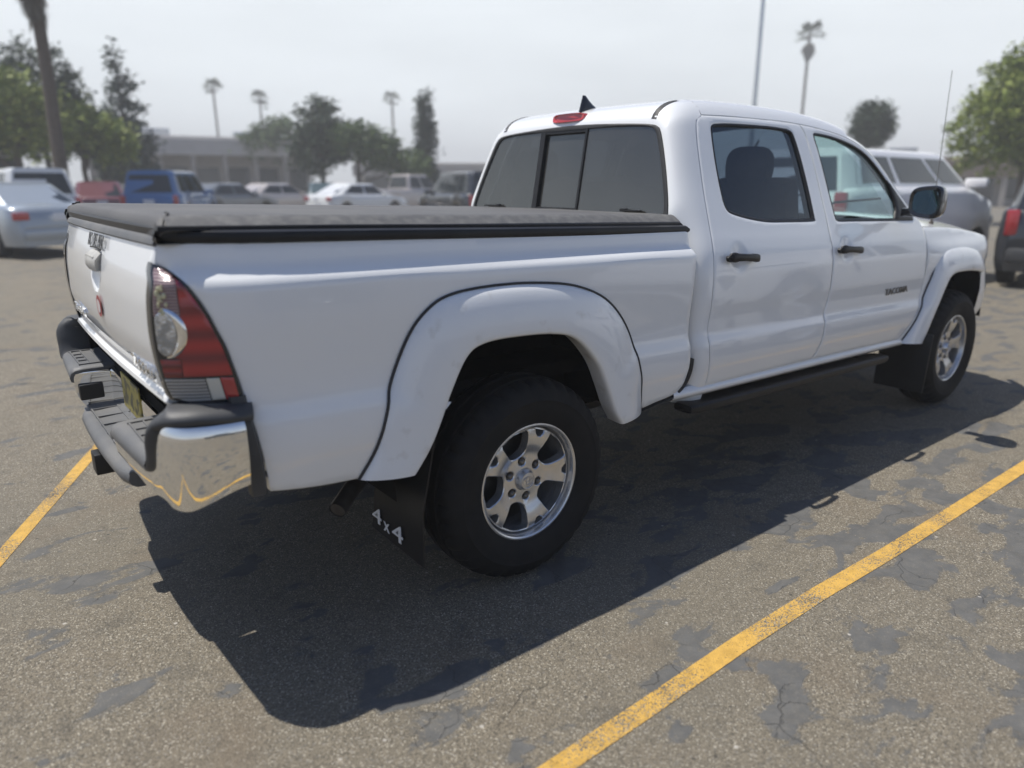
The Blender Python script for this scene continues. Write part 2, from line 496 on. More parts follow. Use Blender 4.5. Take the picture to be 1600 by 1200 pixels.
# ================================================================== GROUND
def asphalt_nodes(m, paint=None):
    nt = m.node_tree; N, L = nt.nodes, nt.links
    b = N['Principled BSDF']
    t = N.new('ShaderNodeTexCoord')
    geo = N.new('ShaderNodeNewGeometry')
    P = geo.outputs['Position']
    def noise(sc, det=4, dist=0, vec=None, rough=.5):
        n = N.new('ShaderNodeTexNoise'); n.inputs['Scale'].default_value = sc; n.inputs['Detail'].default_value = det
        n.inputs['Distortion'].default_value = dist; n.inputs['Roughness'].default_value = rough
        L.new(vec or P, n.inputs['Vector']); return n.outputs[0]
    def rng(v, a, b_, c=0., d=1., smooth=True):
        r = N.new('ShaderNodeMapRange'); r.inputs['From Min'].default_value = a; r.inputs['From Max'].default_value = b_
        r.inputs['To Min'].default_value = c; r.inputs['To Max'].default_value = d
        if smooth: r.interpolation_type = 'SMOOTHSTEP'
        L.new(v, r.inputs['Value']); return r.outputs[0]
    def mix(f, a, b_):
        x = N.new('ShaderNodeMix'); x.data_type = 'RGBA'
        if hasattr(f, 'links') or hasattr(f, 'node'): L.new(f, x.inputs['Factor'])
        else: x.inputs['Factor'].default_value = f
        for s_, v in (('A', a), ('B', b_)):
            if isinstance(v, tuple): x.inputs[s_].default_value = (*v, 1)
            else: L.new(v, x.inputs[s_])
        return x.outputs['Result']
    def math_(op, a, b_=None):
        x = N.new('ShaderNodeMath'); x.operation = op
        for i, v in enumerate((a, b_)):
            if v is None: continue
            if isinstance(v, (int, float)): x.inputs[i].default_value = v
            else: L.new(v, x.inputs[i])
        return x.outputs[0]
    def vmap(sc, rot=0, loc=(0, 0, 0)):
        q = N.new('ShaderNodeMapping'); q.inputs['Scale'].default_value = sc; q.inputs['Rotation'].default_value = (0, 0, rot)
        q.inputs['Location'].default_value = loc
        L.new(P, q.inputs[0]); return q.outputs[0]
    # aggregate stones, two sizes
    v1 = N.new('ShaderNodeTexVoronoi'); v1.inputs['Scale'].default_value = 260; L.new(P, v1.inputs['Vector'])
    v2 = N.new('ShaderNodeTexVoronoi'); v2.inputs['Scale'].default_value = 105; L.new(P, v2.inputs['Vector'])
    s1 = N.new('ShaderNodeSeparateColor'); L.new(v1.outputs['Color'], s1.inputs[0])
    s2 = N.new('ShaderNodeSeparateColor'); L.new(v2.outputs['Color'], s2.inputs[0])
    stone = mix(rng(s1.outputs[0], 0.0, 1.0, smooth=False), (.052, .046, .036), (.285, .244, .178))
    stone = mix(rng(s1.outputs[1], .93, .96), stone, (.55, .51, .42))
    big = rng(s2.outputs[0], .72, .80)
    core = rng(v2.outputs['Distance'], .5, .3)
    stone = mix(math_('MULTIPLY', big, core), stone, mix(s2.outputs[1], (.15, .14, .125), (.40, .365, .30)))
    fine = noise(900, 2)
    stone = mix(rng(fine, .35, .7, 0, .6), stone, (.148, .131, .104))
    # pits between stones
    pit = rng(noise(150, 4), .37, .29)
    stone = mix(pit, stone, (.045, .042, .038))
    # broad tone
    broad = noise(.55, 5, .6)
    stone = mix(rng(broad, .38, .68, 0, .42), stone, (.150, .136, .108))
    warm = noise(2.3, 5, .3)
    stone = mix(rng(warm, .50, .78, 0, .5), stone, (.16, .125, .088))
    # remnants of grey seal coat: islands with sharp ragged edges
    pv = vmap((1.0, 1.0, 1.0), .5)
    isl = noise(4.2, 8, .45, vmap((.75, 1.35, 1.0), .75), .52)
    where = noise(.33, 2, 0, vmap((1, 1, 1), 0, (3.1, 1.7, 0)))
    # more of it on the right hand, towards +x
    sp = N.new('ShaderNodeSeparateXYZ'); L.new(P, sp.inputs[0])
    bias = math_('ADD', math_('MULTIPLY', rng(sp.outputs[0], -1.2, 1.3, smooth=False), .05), math_('MULTIPLY', rng(where, .35, .65, smooth=False), .08))
    val = math_('ADD', math_('SUBTRACT', isl, .020), bias)
    seal = rng(val, .612, .640)
    halo = rng(val, .575, .63)
    sealcol = mix(rng(noise(14, 5), .3, .7), (.080, .081, .081), (.106, .105, .102))
    sealcol = mix(rng(fine, .55, .75, 0, .35), sealcol, (.19, .185, .175))
    thin = math_('MULTIPLY', halo, rng(noise(38, 4), .42, .56))
    colr = mix(math_('MULTIPLY', thin, .75), stone, sealcol)
    colr = mix(math_('MULTIPLY', seal, .86), colr, sealcol)
    # cracks
    wob = N.new('ShaderNodeVectorMath'); wob.operation = 'ADD'
    nz = N.new('ShaderNodeTexNoise'); nz.inputs['Scale'].default_value = 5; nz.inputs['Detail'].default_value = 6
    L.new(P, nz.inputs['Vector'])
    wsc = N.new('ShaderNodeVectorMath'); wsc.operation = 'SCALE'; wsc.inputs['Scale'].default_value = .22
    L.new(nz.outputs['Color'], wsc.inputs[0]); L.new(P, wob.inputs[0]); L.new(wsc.outputs[0], wob.inputs[1])
    vc = N.new('ShaderNodeTexVoronoi'); vc.feature = 'DISTANCE_TO_EDGE'; vc.inputs['Scale'].default_value = 1.15
    L.new(wob.outputs[0], vc.inputs['Vector'])
    crack = math_('MULTIPLY', rng(vc.outputs['Distance'], .0034, .0010), rng(noise(.8, 3, 0, vmap((1, 1, 1), 0, (7, 2, 0))), .56, .64))
    vc2 = N.new('ShaderNodeTexVoronoi'); vc2.feature = 'DISTANCE_TO_EDGE'; vc2.inputs['Scale'].default_value = 4.2
    L.new(wob.outputs[0], vc2.inputs['Vector'])
    crack2 = math_('MULTIPLY', rng(vc2.outputs['Distance'], .007, .002), math_('MULTIPLY', halo, rng(noise(2.1, 3), .45, .55)))
    crk = math_('MULTIPLY', math_('MAXIMUM', crack, crack2), .42)
    oil = math_('MULTIPLY', rng(noise(3.1, 6, .3, vmap((1, 1, 1), 0, (11, 5, 0))), .60, .76), .50)
    colr = mix(oil, colr, (.05, .046, .04))
    v3 = N.new('ShaderNodeTexVoronoi'); v3.inputs['Scale'].default_value = 17; L.new(P, v3.inputs['Vector'])
    s3 = N.new('ShaderNodeSeparateColor'); L.new(v3.outputs['Color'], s3.inputs[0])
    spot = math_('MULTIPLY', rng(v3.outputs['Distance'], .13, .07), rng(s3.outputs[0], .74, .78))
    colr = mix(math_('MULTIPLY', spot, .75), colr, mix(rng(s3.outputs[1], .68, .70), (.045, .042, .038), (.50, .47, .42)))
    grime = math_('MULTIPLY', rng(noise(9, 6, .4), .52, .72), .30)
    colr = mix(grime, colr, (.085, .078, .066))
    rough = rng(fine, .2, .8, .70, .92)
    height = math_('ADD', math_('MULTIPLY', v1.outputs['Distance'], -.6), math_('MULTIPLY', noise(330, 3), 1.1))
    height = math_('ADD', height, math_('MULTIPLY', pit, -1.0))
    if paint:
        pc = mix(rng(noise(24, 6), .35, .7), paint, tuple(c * .78 for c in paint))
        pc = mix(rng(noise(3, 4), .45, .7, 0, .5), pc, tuple(c * .88 for c in paint))
        wear = math_('ADD', math_('MULTIPLY', noise(150, 4, 0, None, .75), .62), math_('MULTIPLY', noise(3.2, 5), .38))
        wr = rng(wear, .525, .56)
        wr = math_('MAXIMUM', wr, math_('MULTIPLY', pit, .8))
        edgew = rng(math_('ADD', t_edge(N, L), math_('MULTIPLY', noise(70, 4), .28)), .96, 1.06)
        wr = math_('MAXIMUM', wr, edgew)
        colr = mix(wr, pc, colr)
        seal = math_('MULTIPLY', seal, wr)
    colr = mix(math_('MULTIPLY', crk, .9), colr, (.022, .021, .02))
    flat = math_('SUBTRACT', 1.0, math_('MULTIPLY', seal, .78))
    height = math_('MULTIPLY', height, flat)
    height = math_('ADD', height, math_('MULTIPLY', crk, -2.5))
    height = math_('ADD', height, math_('MULTIPLY', seal, .5))
    bp = N.new('ShaderNodeBump'); bp.inputs['Strength'].default_value = .75; bp.inputs['Distance'].default_value = .0045
    L.new(height, bp.inputs['Height'])
    L.new(bp.outputs[0], b.inputs['Normal'])
    L.new(colr, b.inputs['Base Color']); L.new(rough, b.inputs['Roughness'])
    b.inputs['Specular IOR Level'].default_value = .35
def t_edge(N, L):
    """0 in the middle of a painted line, 1 at its edges (UV x runs across)"""
    uv = N.new('ShaderNodeUVMap'); uv.uv_map = 'UVMap'
    s_ = N.new('ShaderNodeSeparateXYZ'); L.new(uv.outputs[0], s_.inputs[0])
    a = N.new('ShaderNodeMath'); a.operation = 'SUBTRACT'; a.inputs[1].default_value = .5; L.new(s_.outputs[0], a.inputs[0])
    b = N.new('ShaderNodeMath'); b.operation = 'ABSOLUTE'; L.new(a.outputs[0], b.inputs[0])
    c = N.new('ShaderNodeMath'); c.operation = 'MULTIPLY'; c.inputs[1].default_value = 1.7; L.new(b.outputs[0], c.inputs[0])
    return c.outputs[0]
M['asphalt'] = mat('asphalt', (.2, .19, .17), .85); asphalt_nodes(M['asphalt'])
M['line'] = mat('yellow_line_paint', (.5, .4, .1), .7); asphalt_nodes(M['line'], (.62, .375, .085))
g = make('ground', [(-320, -320, 0), (420, -320, 0), (420, 420, 0), (-320, 420, 0)], [(0, 1, 2, 3)], M['asphalt'], smooth=False)
tag(g, kind='structure')
def line_mark(edges, name='parking_line'):
    """edges: list of ((x, y) one side, (x, y) other side)"""
    vs = []; fs = []; k = 40
    A = resample([e[0] for e in edges], k); B = resample([e[1] for e in edges], k)
    r = random.Random(5)
    for i in range(k):
        vs += [(A[i][0], A[i][1], .002), (B[i][0], B[i][1], .002)]
    for i in range(k - 1): fs.append((2 * i, 2 * i + 1, 2 * i + 3, 2 * i + 2))
    o = make(name, vs, fs, M['line'], smooth=False)
    uv = o.data.uv_layers.new(name='UVMap')
    for lp in o.data.loops: uv.data[lp.index].uv = (lp.vertex_index % 2, (lp.vertex_index // 2) / k)
    if o.data.polygons[0].normal.z < 0: o.data.flip_normals()
    return tag(o, kind='structure')
line_mark([((-2.6, -1.636), (-2.6, -1.700)), ((-.5, -1.632), (-.5, -1.694)), ((.5, -1.599), (.5, -1.668)), ((1.3, -1.620), (1.3, -1.688)), ((2.7, -1.621), (2.7, -1.688)), ((16, -1.62), (16, -1.70))])
line_mark([((-2.415, -1.545), (-2.475, -1.515)), ((-1.525, .455), (-1.583, .482)), ((-.990, 1.640), (-1.046, 1.666)), ((-.10, 3.60), (-.155, 3.625))])

# ================================================================== PICKUP TRUCK
def pch(xs, ys, x):
    n = len(xs)
    if x <= xs[0]: return ys[0]
    if x >= xs[-1]: return ys[-1]
    i = 0
    while xs[i + 1] < x: i += 1
    h_ = xs[i + 1] - xs[i]; t = (x - xs[i]) / h_
    d = lambda k: (ys[k + 1] - ys[k]) / (xs[k + 1] - xs[k])
    def m(k):
        if k == 0: return d(0)
        if k == n - 1: return d(n - 2)
        a, b = d(k - 1), d(k)
        return 0 if a * b <= 0 else 2 * a * b / (a + b)
    t2, t3 = t * t, t ** 3
    return (2 * t3 - 3 * t2 + 1) * ys[i] + (t3 - 2 * t2 + t) * h_ * m(i) + (-2 * t3 + 3 * t2) * ys[i + 1] + (t3 - t2) * h_ * m(i + 1)
PZ = [.40, .46, .52, .62, .70, .76, .815, .86, .95, 1.05, 1.13, 1.19, 1.24, 1.30, 1.45, 1.60, 1.70, 1.76]
PY = [.80, .842, .868, .890, .900, .898, .882, .882, .887, .884, .871, .850, .828, .802, .737, .675, .632, .60]
PYB = [.80, .842, .868, .890, .900, .898, .882, .880, .884, .889, .886, .842, .829, .802, .737, .675, .632, .60]
PZB = list(PZ); PZB[10] = 1.145; PZB[11] = 1.183
TAB = {}
def prof(bed, zr):
    k = (bed, round(zr * 500))
    if k not in TAB:
        TAB[k] = pch(PZB if bed else PZ, PYB if bed else PY, k[1] / 500)
    k2 = (bed, k[1] + 1)
    if k2 not in TAB: TAB[k2] = pch(PZB if bed else PZ, PYB if bed else PY, k2[1] / 500)
    k0 = (bed, math.floor(zr * 500)); k1 = (bed, k0[1] + 1)
    for q in (k0, k1):
        if q not in TAB: TAB[q] = pch(PZB if bed else PZ, PYB if bed else PY, q[1] / 500)
    f = zr * 500 - k0[1]
    return TAB[k0] * (1 - f) + TAB[k1] * f
def S(x, z, bed=False):
    w = prof(bed, z + .018 * x)
    if x < -.82: w -= .125 * ((-.82 - x) / .33) ** 2.3
    if x > 3.75: w -= .26 * (min(x - 3.75, .75) / .67) ** 2.4
    return w
def side(x, z, d=0.): return (x, -(S(x, z) + d), z)
def bside(x, z, d=0.): return (x, -(S(x, z, True) + d), z)

truck = thing('pickup_truck', 'white four-door pickup truck with black bed cover and chrome rear bumper parked nearest the camera', 'pickup truck', (1.7, 0, 0))
for flip in (False, True):
    my = (lambda p: (p[0], -p[1], p[2])) if flip else (lambda p: p)
    R_ = not flip
    # ---- bed side
    arch = sm([(.62, .525), (.545, .60), (.50, .70), (.43, .85), (.30, .955), (.15, 1.0), (-.05, 1.02), (-.25, 1.005), (-.38, .93), (-.45, .80), (-.51, .66), (-.60, .548)], 5)
    bed_out = join([(-1.104, 1.272), (-.6, 1.258), (0, 1.244), (.868, 1.231)],
        sm([(.868, 1.231), (.886, 1.222), (.891, 1.205), (.888, 1.147), (.882, 1.076), (.876, .973), (.872, .827), (.872, .748), (.873, .698), (.865, .634), (.848, .585), (.80, .553), (.711, .540), (.62, .525)], 4),
        arch, sm([(-.654, .547), (-.777, .557), (-.919, .578)], 3), sm([(-.919, .578), (-.935, .698), (-.953, .808), (-.962, .853)], 3),
        sm([(-.962, .853), (-.968, .894), (-.980, .945), (-.994, 1.002), (-1.010, 1.045), (-1.026, 1.090), (-1.042, 1.126), (-1.058, 1.155), (-1.074, 1.181), (-1.091, 1.200), (-1.106, 1.211), (-1.120, 1.218)], 3),
        [(-1.113, 1.24)])
    bedp = panel('bed_side', bed_out, bside, M['paint'], truck, h=.022, depth=.03, flip=flip)
    # ---- rear flare
    flo = sm([(-.654, .546), (-.600, .640), (-.563, .745), (-.538, .830), (-.470, .972), (-.400, 1.046), (-.318, 1.081), (-.173, 1.094), (.014, 1.090), (.210, 1.063), (.375, .993), (.497, .865), (.557, .705), (.580, .60), (.600, .522)], 8)
    fli = sm([(-.500, .541), (-.443, .617), (-.401, .696), (-.354, .799), (-.295, .895), (-.229, .928), (-.113, .935), (.069, .924), (.186, .888), (.292, .785), (.352, .675), (.395, .58), (.440, .513)], 8)
    def flare(fo, fi, surf, ymax, name, na=110):
        A, B = resample(fo, na), resample(fi, na)
        rows = []
        for a, b in zip(A, B):
            ya = -surf(a[0], a[1])[1]
            row = [(a[0], -(ya - .02), a[1]), (a[0], -(ya + .003), a[1])]
            for k in range(1, 13):
                t = k / 12
                q = a + (b - a) * t
                yb = min(ymax - .045 * (max(0, q[0] - 3.68) / .28) ** 2, -surf(q[0], q[1])[1] + .07)
                e = math.sin(t * PI / 2) ** .62
                row.append((q[0], -(ya + .003 + (yb - ya - .003) * e), q[1]))
            yb = -row[-1][1]; dv = (b - a) / (np.linalg.norm(b - a) + 1e-9)
            for r1, dy in ((.006, .003), (.010, .010), (.010, .022), (.006, .05), (.0, .09)):
                row.append((b[0] + dv[0] * r1, -(yb - dy), b[1] + dv[1] * r1))
            rows.append([my(p) for p in row])
        mb = MB().grid(rows)
        for e_ in (rows[0], rows[-1]): mb.fan(e_)
        return mb.build(name, M['paint_dirty'], truck, angle=45)
    fl = flare(flo, fli, bside, .943, 'wheel_flare')
    mb = MB().tube([my((x, bside(x, z)[1] - .004, z)) for x, z in resample(flo, 90)], .0048, 8)
    mb.build('flare_seal', M['rubber'], fl)
    # ---- black seal at the bed's lower front corner
    sp_ = sm([(.893, .70), (.888, .634), (.868, .585), (.82, .548), (.72, .53), (.62, .515)], 5)
    rows = []
    for i, (x, z) in enumerate(resample(sp_, 30)):
        w = .011 if i < 18 else .011 - .006 * (i - 18) / 12
        y = -(S(x, z) - .006)
        rows.append([my((x - w, y, z)), my((x, y - .006, z - .002)), my((x + w, y, z - .004)), my((x + w * .5, y + .03, z))])
    MB().grid(rows, closed_v=True).build('gap_seal', M['rubber'], truck)
    # ---- doors
    L_ = sm([(1.199, 1.703), (1.160, 1.692), (1.138, 1.665), (1.113, 1.595), (1.088, 1.486), (1.060, 1.346), (1.038, 1.216), (1.018, 1.103), (1.010, .98), (1.006, .867), (.999, .815), (.999, .755), (1.009, .66), (1.014, .59), (1.012, .556)], 4)
    top = sm([(1.199, 1.703), (1.471, 1.709), (1.803, 1.709), (1.998, 1.702), (2.167, 1.690), (2.355, 1.667), (2.507, 1.632), (2.63, 1.583), (2.74, 1.50), (2.83, 1.405), (2.90, 1.325), (2.975, 1.245)], 4)
    B_ = sm([(1.998, 1.702), (2.018, 1.633), (2.020, 1.471), (2.005, 1.296), (1.990, 1.180), (1.982, 1.065), (1.977, .945), (1.966, .84), (1.946, .786), (1.942, .726), (1.930, .653), (1.906, .579), (1.875, .551)], 4)
    F_ = sm([(2.975, 1.245), (3.035, 1.195), (3.046, 1.119), (3.046, .95), (3.050, .83), (3.046, .80), (3.035, .75), (3.005, .690), (2.918, .597), (2.831, .527)], 4)
    g_ = .0035
    def cut(seq, a, b, key=0): return [p for p in seq if a <= p[key] <= b]
    top_r = [p for p in top if p[0] < 1.995] + [(1.998 - g_, 1.702)]
    top_f = [(1.998 + g_, 1.702)] + [p for p in top if p[0] > 2.002]
    rw = join(sm([(1.183, 1.34), (1.190, 1.42), (1.205, 1.53), (1.228, 1.633), (1.242, 1.660), (1.268, 1.671)], 3),
              sm([(1.268, 1.671), (1.40, 1.679), (1.70, 1.682), (1.86, 1.676)], 3),
              sm([(1.86, 1.676), (1.892, 1.666), (1.906, 1.640), (1.915, 1.55), (1.912, 1.403), (1.896, 1.275)], 3),
              sm([(1.896, 1.275), (1.890, 1.247), (1.865, 1.235), (1.60, 1.239), (1.465, 1.244), (1.33, 1.262), (1.22, 1.286), (1.190, 1.308), (1.183, 1.34)], 4))
    fw = join(sm([(2.088, 1.63), (2.092, 1.655), (2.115, 1.667), (2.20, 1.664), (2.33, 1.650), (2.48, 1.620), (2.60, 1.575), (2.70, 1.500), (2.79, 1.405), (2.875, 1.312), (2.945, 1.238)], 3),
              [(2.948, 1.208)], sm([(2.948, 1.208), (2.60, 1.216), (2.30, 1.223), (2.135, 1.226)], 3),
              sm([(2.135, 1.226), (2.095, 1.232), (2.083, 1.262), (2.092, 1.413), (2.094, 1.561), (2.088, 1.63)], 3))
    def dent(cx, cz, r=.07, dp=.013):
        def f(x, z, d=0.):
            q = math.hypot(x - cx, z - cz) / r
            e = dp * (1 - q * q) ** 1.6 if q < 1 else 0
            return (x, -(S(x, z) + d - e), z)
        return f
    rd = panel('rear_door', join(L_[::-1], top_r, B_[1:-1] if False else [(x - g_, z) for x, z in B_[1:]], [(1.875 - g_, .551), (1.45, .554)])[::-1], dent(1.20, 1.100), M['paint'], truck, holes=[rw], h=.0125, depth=.028, flip=flip, inv=False)
    fd = panel('front_door', join([(x + g_, z) for x, z in B_][::-1], top_f[1:], F_[1:], [(2.35, .540)])[::-1], dent(2.125, 1.085), M['paint'], truck, holes=[fw], h=.0125, depth=.028, flip=flip)
    for d_, w_, nm, gm in ((rd, rw, 'rear', 'glass_dark'), (fd, fw, 'front', 'glass_front')):
        W = np.array(w_); c = W.mean(0)
        # black channel round the glass
        Wd = step_resample(w_, .02)
        a = np.roll(Wd, 1, 0); b = np.roll(Wd, -1, 0); t = b - a; t /= np.linalg.norm(t, axis=1)[:, None]
        nrm = np.stack([-t[:, 1], t[:, 0]], 1)
        if not inside(Wd + nrm * .012, Wd).mean() > .5: nrm = -nrm
        rows = []
        for q, n_ in zip(Wd, nrm):
            wd = .013
            row = []
            for o_, dd in ((-.003, -.006), (.002, -.001), (.008, -.001), (wd, -.008), (wd + .002, -.016)):
                x, z = q + n_ * o_
                row.append(my(side(x, z, dd)))
            rows.append(row)
        MB().grid(rows, closed_u=True).build('window_seal', M['black'], d_)
        gl = panel('window', [tuple(p) for p in (Wd + nrm * .009)][::2], lambda x, z, d=0.: side(x, z, d - .013), M[gm], d_, h=.05, depth=0, edge=0, drop=0, flip=flip)
    # mirror sail and divider
    sail = [(2.735, 1.222), (2.95, 1.212), (2.958, 1.238), (2.88, 1.318), (2.80, 1.408), (2.765, 1.436), (2.79, 1.33), (2.78, 1.27)]
    panel('corner_trim', sail, lambda x, z, d=0.: side(x, z, d + .003), M['black'], fd, h=.03, depth=.02, flip=flip)
    # inner door frames in dark trim (seen through the glass)
    for d_, o_, w_ in ((rd, [(1.10, 1.24), (1.16, 1.66), (1.22, 1.695), (1.99, 1.69), (1.97, 1.21), (1.95, .60), (1.05, .60), (1.05, 1.24)], rw), (fd, [(2.03, 1.20), (2.04, 1.68), (2.17, 1.675), (2.35, 1.65), (2.5, 1.61), (2.62, 1.56), (2.73, 1.48), (2.92, 1.25), (3.0, 1.15), (3.0, .75), (2.90, .61), (1.96, .60)], fw)):
        panel('door_lining', o_[::-1], lambda x, z, d=0.: side(x, z, d - .045), M['trim'], d_, holes=[w_], h=.05, depth=.01, edge=0, drop=0, flip=flip)
    # door handles
    for d_, x0, x1, z0 in ((rd, 1.088, 1.320, 1.102), (fd, 2.013, 2.246, 1.088)):
        rows = []
        k = 16
        for i in range(k + 1):
            t = i / k; x = x0 + (x1 - x0) * t
            endr = min(1, math.sqrt(max(0, 1 - (abs(2 * t - 1)) ** 8)) + .02)
            hgt = (.0155 + .004 * math.cos(PI * t) ** 2 + (.003 if t < .25 else 0)) * endr
            yc = -(S(x, z0) + .022 + .010 * math.sin(PI * t)); th = .012 * endr
            zc = z0 + .003 * math.sin(PI * t) - .016 * (t - .5)
            rows.append([my((x, yc - th * math.copysign(abs(math.cos(a_)) ** .7, math.cos(a_)), zc + hgt * math.copysign(abs(math.sin(a_)) ** .7, math.sin(a_)))) for a_ in [2 * PI * j / 12 for j in range(12)]])
        hb = MB().grid(rows, closed_v=True)
        hb.fan(rows[0]); hb.fan(rows[-1])
        for xx in (x0 + .025, x1 - .025):
            hb.tube([my((xx, -(S(xx, z0) - .01), z0)), my((xx, -(S(xx, z0) + .022), z0))], .013, 10)
        hb.build('door_handle', M['black'], d_)
    # ---- fender and front flare
    fen = join([(3.053, 1.168), (3.052, .95), (3.056, .83), (3.052, .80), (3.040, .75), (3.010, .685), (2.923, .592), (2.84, .520)], [(2.92, .505)],
               sm([(2.99, .56), (3.08, .68), (3.16, .82), (3.25, .92), (3.40, .965), (3.65, .96), (3.85, .91), (3.96, .862)], 4),
               [(4.12, .862), (4.16, .90)], sm([(4.02, .97), (4.05, 1.03), (4.10, 1.055)], 3),
               sm([(4.10, 1.055), (3.90, 1.095), (3.60, 1.135), (3.30, 1.160), (3.053, 1.168)], 3))
    def fside(x, z, d=0.):
        # bulge over the wheel arch
        q = max(0, 1 - ((x - 3.58) / .62) ** 2) * max(0, 1 - ((z - .99) / .10) ** 2) if abs(z - .99) < .10 else 0
        return (x, -(S(x, z) + d + .022 * q), z)
    panel('fender', fen, fside, M['paint'], truck, h=.022, depth=.03, flip=flip, inv=False)
    ffo = sm([(2.86, .500), (2.945, .590), (3.045, .720), (3.115, .830), (3.165, .935), (3.215, 1.000), (3.285, 1.030), (3.40, 1.042), (3.58, 1.040), (3.74, 1.014), (3.86, .960), (3.95, .905), (4.0, .864)], 8)
    ffi = sm([(3.02, .487), (3.07, .555), (3.125, .640), (3.180, .725), (3.235, .810), (3.285, .868), (3.36, .893), (3.48, .897), (3.60, .893), (3.70, .884), (3.79, .873), (3.88, .862), (3.93, .860)], 8)
    f2 = flare(ffo, ffi, side, .943, 'wheel_flare')
    MB().tube([my((x, side(x, z)[1] - .004, z)) for x, z in resample(ffo, 80)], .0045, 8).build('flare_seal', M['rubber'], f2)
    # headlight
    panel('headlight', join(sm([(4.03, .972), (4.055, 1.025), (4.105, 1.052)], 3), sm([(4.105, 1.052), (4.25, 1.03), (4.38, .975)], 3), [(4.37, .905), (4.17, .90)]), lambda x, z, d=0.: side(x, z, d + .002), M['lens_clear'], truck, h=.03, depth=.02, flip=flip)
    # mirror
    mir = MB(); rows = []
    stations = [(2.634, .080, .066, .0), (2.628, .096, .083, 0), (2.634, .102, .089, 0), (2.66, .104, .090, 0), (2.70, .100, .086, .002), (2.745, .086, .074, .005), (2.775, .060, .052, .010), (2.787, .025, .022, .014)]
    def sr(a, e): return math.copysign(abs(math.cos(a)) ** e, math.cos(a)), math.copysign(abs(math.sin(a)) ** e, math.sin(a))
    for x, hw, hh, sh in stations:
        row = []
        for j in range(28):
            c_, s_ = sr(2 * PI * j / 28, .55)
            yy = -1.000 - hw * .83 * c_
            row.append(my((x + .10 * (-1.0 - yy) * -.6 * (1 if x < 2.70 else .3), yy + sh, 1.324 + hh * .93 * s_ * (1 + .10 * c_) - .004)))
        rows.append(row)
    mir.grid(rows, closed_v=True); mir.fan(rows[-1])
    mir.box(my((2.74, -.895, 1.262)), (.06, .10, .045), bev=.01)
    mo = mir.build('wing_mirror', M['gloss_black'], truck, angle=50)
    ring = []
    for j in range(28):
        c_, s_ = sr(2 * PI * j / 28, .55)
        yy = -1.000 - .067 * c_
        ring.append(my((2.636 + .06 * (1.0 + yy), yy, 1.324 + .062 * s_ * (1 + .10 * c_) - .004)))
    MB().fan(ring).build('mirror_glass', M['mirror'], mo, fix=False)
    # cab step
    st = MB(); rows = []
    for i, (x, k) in enumerate([(.88, .2), (.89, .8), (.93, 1), (1.2, 1), (2.0, 1), (2.62, 1), (2.68, .8), (2.70, .2)]):
        zc = .474 - .018 * (x - .8)
        row = []
        for j in range(16):
            c_, s_ = sr(2 * PI * j / 16, .5)
            row.append(my((x, -.862 - .060 * c_ * k, zc + .022 * s_ * k)))
        rows.append(row)
    st.grid(rows, closed_v=True); st.fan(rows[0]); st.fan(rows[-1])
    for x in (1.15, 1.8, 2.45): st.tube([my((x, -.55, .50)), my((x, -.84, .45))], .02, 8)
    st.build('side_step', M['black'], truck)

# ---------------------------------------------------------------- cab shell
def zt(x):  # height of the door's top line
    return pch([1.0, 1.199, 1.471, 1.803, 1.998, 2.167, 2.355, 2.507, 2.63, 2.74, 2.83, 2.90, 2.975], [1.69, 1.703, 1.709, 1.709, 1.702, 1.690, 1.667, 1.632, 1.583, 1.50, 1.405, 1.325, 1.245], x) + .005
def zc(x):
    return pch([.97, 1.03, 1.12, 1.3, 1.6, 2.0, 2.3, 2.45], [1.748, 1.766, 1.778, 1.788, 1.792, 1.783, 1.760, 1.736], x)
def roof_pt(x, q):
    """q 0 at the door's top edge, 1 at the centre line (right side)"""
    z0 = zt(x); y0 = S(x, z0) - .002
    a = q * PI / 2
    y = y0 * (1 - (1 - math.cos(a)) ** .85) if False else y0 * (1 - q)
    u = 1 - q
    r1 = min(.066, (zc(x) - z0) * .86)
    return (x, -y, z0 + r1 * (1 - max(0, 1 - q / .16) ** 2.3) + (zc(x) - z0 - r1) * (1 - u ** 2.2))
NS, NR = 46, 26
def Lx(z):
    p = [(1.199, 1.703), (1.160, 1.692), (1.138, 1.665), (1.113, 1.595), (1.088, 1.486), (1.060, 1.346), (1.038, 1.216), (1.018, 1.103), (1.010, .98), (1.006, .867), (.999, .815), (.999, .755), (1.009, .66), (1.014, .59), (1.012, .556), (1.012, .4)][::-1]
    return pch([q[1] for q in p], [q[0] for q in p], z)
cab = MB()
half = []
WR = sm([(.718, .48), (.716, .8), (.714, 1.15), (.708, 1.28), (.696, 1.34), (.662, 1.44), (.622, 1.54), (.592, 1.605), (.572, 1.638), (.540, 1.656), (.45, 1.666), (.30, 1.674), (.15, 1.679), (0, 1.681)], 6)
WRr = resample(WR, NS + NR)
